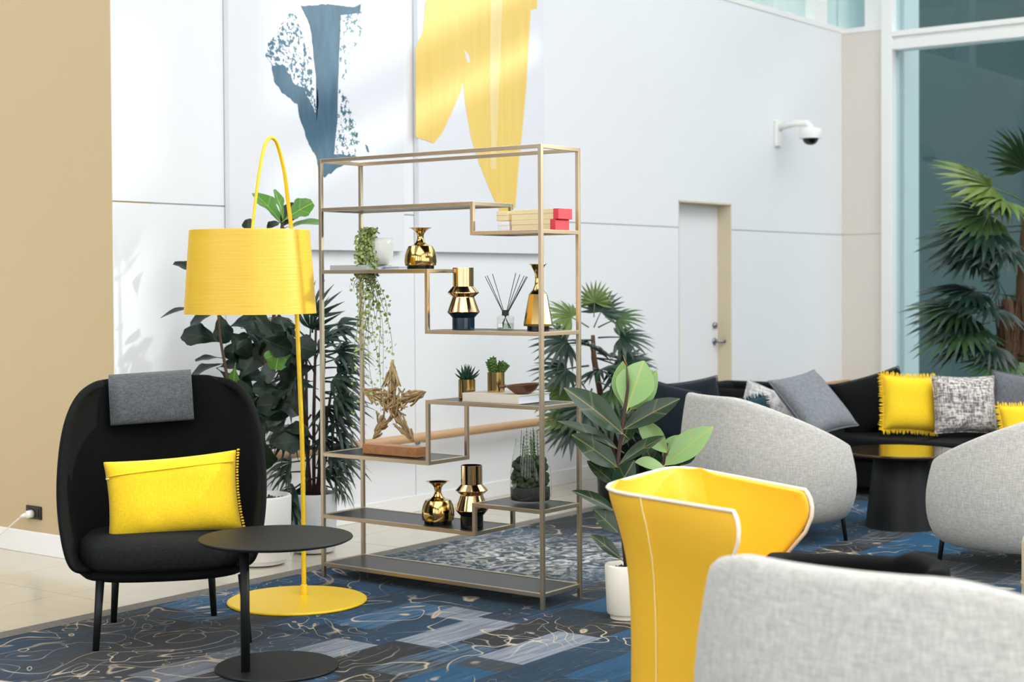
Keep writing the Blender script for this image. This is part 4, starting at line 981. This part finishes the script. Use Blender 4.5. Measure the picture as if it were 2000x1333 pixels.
# tall palm before the window
tp_ = at(1975, 800, 10.9); TP = Vector((tp_.x, tp_.y, .008)); DT = TP.dot(AHEAD); TI = Matrix.Translation(-TP)
tpm = thing('tall_fan_palm', 'tall fan palm with shaggy trunk standing before the dark window', 'plant', TP)
pot(tpm, .20, .22, .40, M['pot_stone'])
b = MB(); b.tube([TI @ at(1975, 960, DT), TI @ at(1972, 740, DT), TI @ at(1966, 640, DT), TI @ at(1968, 585, DT)], [.075, .07, .06, .035], 12); b.build('trunk', M['palm_trunk'], tpm, True)
b = MB(); b.tube([TI @ at(1990, 960, DT+.1), TI @ at(1995, 740, DT+.1), TI @ at(2002, 540, DT+.1), TI @ at(2012, 400, DT+.1)], [.07, .065, .06, .05], 12); b.build('trunk', M['palm_trunk'], tpm, True)
rnd = random.Random(50); b = MB()
for i in range(220):
    y = rnd.uniform(590, 760); a = rnd.uniform(0, 2*PI); c_ = TI @ at(1968 if i % 2 else 1998, y, DT+(0 if i % 2 else .1)); r_ = .062; p0 = c_+Vector((math.cos(a)*r_, math.sin(a)*r_, 0)); b.tube([p0-Vector((0, 0, .05)), p0+Vector((math.cos(a)*.02, math.sin(a)*.02, .07))], [.008, .002], 4)
o = b.build('trunk_fibre', M['palm_trunk'], tpm); o['kind'] = 'stuff'
tf = [fan_mesh(24, .44, R(230), .052, .34, .4, m, .5, i+9) for i, m in enumerate((M['frond_dark'], M['frond_mid'], M['frond_light']))]
sp_ = [(2012, 400, -.9, -.3, .35, 2, 1.0), (2012, 410, -.7, -.5, .15, 2, .9), (2010, 420, -.9, -.2, .0, 1, .9), (2008, 440, -.9, -.3, -.1, 0, 1.0), (2008, 450, -.95, .1, -.12, 0, 1.0), (2004, 480, -.6, -.6, -.1, 0, .9), (2012, 400, -.2, -.4, .8, 1, .8), (2014, 400, .4, -.4, .6, 1, 1.0), (2004, 500, -.9, .3, .05, 0, .9),
       (1985, 580, -1, -.1, .12, 0, .9), (1975, 600, -1, .0, -.18, 0, .95), (1972, 610, -1, .2, .1, 1, .95), (1968, 620, -1, -.25, -.28, 1, .95), (1970, 590, -.4, -.3, .6, 0, .6), (1970, 600, -.6, -.6, .0, 0, .8), (1966, 660, -.7, -.7, -.15, 0, .75), (1968, 680, -.4, -.9, -.35, 1, .75), (1975, 690, .5, -.7, -.2, 0, .9), (1990, 640, .6, -.5, .1, 0, .9), (1968, 650, -.9, .4, -.3, 0, .8), (1985, 700, .2, -.9, -.4, 0, .9)]
for i, (x, y, dx, da, dz, k, s_) in enumerate(sp_):
    d = RIGHT*dx+AHEAD*da+Vector((0, 0, dz)); upv = Vector((0, 0, 1))+CAMDIR*rnd.uniform(.0, .9)-RIGHT*dx*.3
    place('frond', tf[k], tpm, frame(TI @ at(x, y, DT), d, upv, (s_, s_, s_)))

# ------------------------------------------------------------------ corner sofa
SZ_, SB = .385, .655
sofa = thing('corner_sofa', 'long black corner sofa with low back along the far wall and window', 'sofa', (0, 0, 0))
def block(name, x0, y0, z0, x1, y1, z1, r_=.03):
    b = MB(); b.box(x0, y0, z0, x1, y1, z1); o = b.build(name, M['sofa_black'], sofa); q = o.modifiers.new('bevel', 'BEVEL'); q.width = r_; q.segments = 4; return o
block('base', 8.45, 4.75, .06, 10.15, 5.68, .24, .015); block('base', 9.27, 2.0, .06, 10.15, 4.74, .24, .015)
for y0, y1 in ((4.73, 5.50),): block('seat_cushion', 8.42, y0, .24, 9.28, y1, SZ_)
for y0, y1 in ((2.0, 2.90), (2.91, 3.82), (3.83, 4.72)): block('seat_cushion', 9.24, y0, .24, 9.98, y1, SZ_)
block('seat_cushion', 9.29, 4.73, .24, 9.98, 5.50, SZ_)
block('backrest', 8.42, 5.51, .24, 9.97, 5.70, SB); block('backrest', 9.985, 1.95, .24, 10.18, 5.70, SB)
for x, y in ((8.5, 4.82), (8.5, 5.6), (9.35, 2.1), (10.08, 2.1), (10.08, 5.6), (9.35, 3.6)):
    b = MB(); b.tube([(x, y, .008), (x, y, .07)], [.018, .022], 12); b.build('leg', M['black_metal'], sofa, True)
cg = 'loose cushions along the corner sofa'
Y_ = M['yellow_cotton']
cushion('cushion', 'dark navy cushion nearest the fan palm end of the sofa', 1296, 806, 10.15, .42, .40, .15, M['navy_cloth'], R(-12), -.3, R(14), None, cg, seed=2)
cushion('cushion', 'navy cushion in the corner of the sofa behind the grey chair', 1352, 800, 10.35, .42, .40, .14, M['navy_cloth'], R(5), -.25, R(-8), None, cg, seed=3)
cushion('cushion', 'dark cushion with pointed corner beside the pale printed one', 1420, 808, 10.62, .40, .38, .13, M['black_cloth'], R(8), -.25, R(6), None, cg, seed=4)
cushion('cushion', 'teal cushion with a ragged fringe peeping over the grey chair', 1452, 832, 10.2, .40, .36, .13, M['teal_cloth'], R(5), -.5, R(-10), (M['teal_cloth'], .03, (1, 3)), cg, seed=5)
cushion('cushion', 'pale printed cushion leaning behind the plain grey one', 1500, 812, 10.45, .40, .38, .13, M['print_cloth'], R(10), -.3, R(22), None, cg, seed=6)
cushion('cushion', 'plain mid grey cushion tilted on its corner', 1588, 788, 10.1, .40, .40, .15, M['grey_cloth'], 0, 0, 0, None, cg, seed=7, axes=((.34, .20, .06), (-.275, .26, .335)))
cushion('cushion', 'black cushion behind the yellow fringed one', 1706, 790, 10.35, .52, .40, .15, M['black_cloth'], R(10), -.25, R(-14), None, cg, seed=8)
cushion('cushion', 'yellow fringed cushion between the black and the tweed ones', 1776, 789, 10.05, .365, .37, .15, Y_, R(6), -.25, R(4), (Y_, .028, (0, 1, 2, 3)), cg, seed=9)
cushion('cushion', 'grey and white tweed cushion right of the yellow fringed one', 1884, 791, 9.95, .41, .375, .16, M['tweed'], R(4), -.25, R(1), None, cg, seed=10)
cushion('cushion', 'slate grey cushion right of the tweed one', 1995, 788, 10.0, .40, .38, .15, M['dgrey_cloth'], R(-4), -.25, R(8), None, cg, seed=11)
cushion('cushion', 'small yellow fringed cushion in front of the slate grey one', 2022, 838, 9.72, .42, .32, .13, Y_, R(-6), -.4, R(-3), (Y_, .028, (0, 1, 2, 3)), cg, seed=12)

# ------------------------------------------------------------------ round coffee table
ct = at(1762, 1020, 8.72); CT = Vector((ct.x, ct.y, .008))
t = thing('coffee_table', 'round black drum-foot coffee table with glossy bronze top', 'table', CT)
b = MB(); b.lathe([(.205, 0), (.20, .02), (.155, .40), (.15, .408)], 56); b.build('pedestal', M['black_metal'], t, True)
m, q = mat('bronze_gloss', rgb(70, 56, 34), .08, .6); M['bronze'] = m
b = MB(); b.lathe([(.318, .408), (.326, .412), (.327, .422), (.322, .427)], 72); b.build('tabletop', M['bronze'], t, True)

# ------------------------------------------------------------------ grey tub chairs
def tub(name, label, loc, head, m=None, k=1.0, group='grey tub chairs', prof=None):
    t = thing(name, label, 'chair', loc, head, group)
    # local: seat faces -y, back at +y
    N = 28; rows = []
    zs = [(.17, .80), (.185, .90), (.23, .96), (.32, 1.0), (.42, 1.015), (.52, 1.01), (.60, .99), (.68, .965), (.74, .94), (.775, .925)]
    for j, (z, q) in enumerate(zs):
        r_ = []
        for i in range(N+1):
            a = -R(128)+R(256)*i/N; c_ = math.cos(a)
            bk = max(0, min(1, (c_+.62)/1.5)); topz = .50+.285*bk**.95 if prof is None else prof(a, c_)
            zz = .17+(z-.17)*(topz-.17)/(.775-.17)
            x = .425*q*sgnp(math.sin(a), .85)*k; y = .40*q*(c_ if c_ > 0 else c_*1.05)*k
            r_.append((x, y, zz))
        rows.append(r_)
    b = MB(); b.grid(rows); b.build('shell', m or M['grey_melange'], t, True, solid=.06, sub=1, off=-1)
    b = MB(); rr = [[(.345*k*q*sgnp(math.cos(2*PI*i/32), .8), (-.07+.31*q*sgnp(math.sin(2*PI*i/32), .8))*k, z) for i in range(32)] for q, z in ((.8, .175), (.98, .18), (1, .22), (1, .36), (.97, .40), (.85, .415), (.4, .42), (.02, .42))]
    b.grid(rr, True); b.add(rr[0], [tuple(range(31, -1, -1))]); b.build('seat', m or M['grey_melange'], t, True)
    for x, y in ((.27, .25), (-.27, .25), (.29, -.26), (-.29, -.26)):
        b = MB(); b.tube([(x*k*1.06, y*k*1.06, .008), (x*k, y*k, .19)], [.0105, .013], 12); b.build('leg', M['black_metal'], t, True)
    return t
def heading(front_right, front_ahead):   # rotz so that local -y points to (right, ahead) seen from the lens
    d = RIGHT*front_right + AHEAD*front_ahead; return math.atan2(d.y, d.x)+PI/2
c2p = at(1503, 1060, 8.42); tub('tub_chair', 'grey tub chair behind the yellow chair, left of the round table', (c2p.x, c2p.y, 0), heading(.92, .42))
c3p = at(2006, 1120, 7.5); tub('tub_chair', 'grey tub chair at the right edge beyond the round table', (c3p.x, c3p.y, 0), heading(-.55, .84))
c4p = at(1800, 1500, 3.48); tub('tub_chair', 'pale grey tub chair nearest the lens, seen from behind', (c4p.x, c4p.y, 0), heading(.62, .78)).scale = (1.04, 1.04, 1.03)
# black low chair between them, and the beige seat edge at the frame
bp = at(1672, 1200, 4.42); tub('low_chair', 'low black curved-back chair behind the nearest grey chair', (bp.x, bp.y, 0), heading(-.05, -1), M['chair_black'], .50, None, lambda a, c_: .572+.035*max(0, -math.sin(a))**2+(.02 if math.sin(a) > .6 else 0))
bp = at(2125, 1320, 6.0); t = thing('pouf', 'beige round pouf cut by the right edge of the picture', 'stool', (bp.x, bp.y, .008))
b = MB(); b.lathe([(.20, 0), (.235, .02), (.245, .1), (.245, .36), (.23, .40), (.15, .415), (.001, .42)], 40); b.build('cover', M['cream_cloth'], t, True)
b = MB(); b.lathe([(.2465, .20), (.249, .204), (.2465, .208)], 40, cap0=False, cap1=False); b.build('piping', M['cream_cloth'], t, True)

# ------------------------------------------------------------------ yellow wing chair
def yellow_chair():
    # plan corners (right, ahead) of the rim, from the lens' own spot: near wing tip, back near, back far, far wing tip
    rim = [(.630, 4.34), (.252, 4.86), (.575, 5.46), (.92, 4.78)]
    cen = Vector((.615, 4.92)); t0 = RIGHT*cen.x+AHEAD*cen.y
    t = thing('wing_chair', 'bright yellow wing tub chair with flared rim', 'chair', (t0.x, t0.y, .008), ROT0)
    low = [(.540, 4.55), (.318, 4.85), (.60, 5.28), (.775, 4.95)]
    def lerp2(a, b_, f): return (a[0]+(b_[0]-a[0])*f, a[1]+(b_[1]-a[1])*f)
    rows = []
    #     height, flare of the back corners, flare of the free edges
    for z, fb, ft in ((.0, .10, .05), (.05, .06, .02), (.20, 0, 0), (.34, .03, .08), (.42, .08, .20), (.49, .15, .38), (.55, .28, .62), (.61, .50, .88), (.66, .70, .99), (.69, .86, 1.0), (.715, .95, .97), (.732, .99, .92), (.74, 1.0, .88)):
        P = [lerp2(l_, r_, f) for l_, r_, f in zip(low, rim, (ft, fb, fb, ft))]
        a, d = P[0], P[3]
        pts = []
        def seg(p, q, n): 
            for i in range(n): pts.append(lerp2(p, q, i/n))
        def corner(p, c_, q, r_, n=7):
            def toward(u, v): 
                l = math.hypot(v[0]-u[0], v[1]-u[1]); return (u[0]+(v[0]-u[0])*min(.45, r_/l), u[1]+(v[1]-u[1])*min(.45, r_/l))
            s_, e = toward(c_, p), toward(c_, q); return s_, e, [lerp2(lerp2(s_, c_, i/n), lerp2(c_, e, i/n), i/n) for i in range(n+1)]
        s1, e1, k1 = corner(a, P[1], P[2], .17, 5); s2, e2, k2 = corner(P[1], P[2], d, .17, 5)
        seg(a, s1, 8); pts += k1; seg(e1, s2, 6); pts += k2; seg(e2, d, 8); pts.append(d)
        rows.append([(x-cen.x, y-cen.y, z) for x, y in pts])
    b = MB(); b.grid(rows); b.build('shell', M['yellow_leather'], t, True, solid=.02, sub=2, off=1, recalc=False)
    # seat block closing the front
    rr = []
    for z, q in ((.02, .9), (.05, .98), (.30, 1.0), (.38, 1.0), (.415, .95), (.425, .7), (.428, .05)):
        P = [lerp2(l_, r_, .05) for l_, r_ in zip(low, rim)]; cx_ = sum(p[0] for p in P)/4; cy_ = sum(p[1] for p in P)/4; loop = []
        for i in range(4):
            p, c_, n_ = P[i-1], P[i], P[(i+1) % 4]
            for k in range(6):
                f = k/5; u_ = lerp2(c_, p, .3); v_ = lerp2(c_, n_, .3); loop.append(lerp2(lerp2(u_, c_, f), lerp2(c_, v_, f), f))
        rr.append([((cx_+(x-cx_)*q*.93)-cen.x, (cy_+(y-cy_)*q*.93)-cen.y, z) for x, y in loop])
    b = MB(); b.grid(rr, True); b.build('seat', M['yellow_leather'], t, True)
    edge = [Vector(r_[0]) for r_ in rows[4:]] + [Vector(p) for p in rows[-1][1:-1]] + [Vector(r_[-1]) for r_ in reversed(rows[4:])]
    b = MB(); b.tube(edge, .0065, 8); o = b.build('sunlit_piping', M['sunlit_piping'], t, True); o['label'] = 'pale piping along the free edge, whitened as if sunlit'  # piping added in a near-white that stands for the sunlit rim
    b = MB(); b.tube([Vector(r_[7])+Vector((-.0026, -.0016, 0)) for r_ in rows], .0028, 6); o = b.build('seam', M['yellow_seam'], t, True); o['label'] = 'pale seam down the back corner'
    return t
yellow_chair()
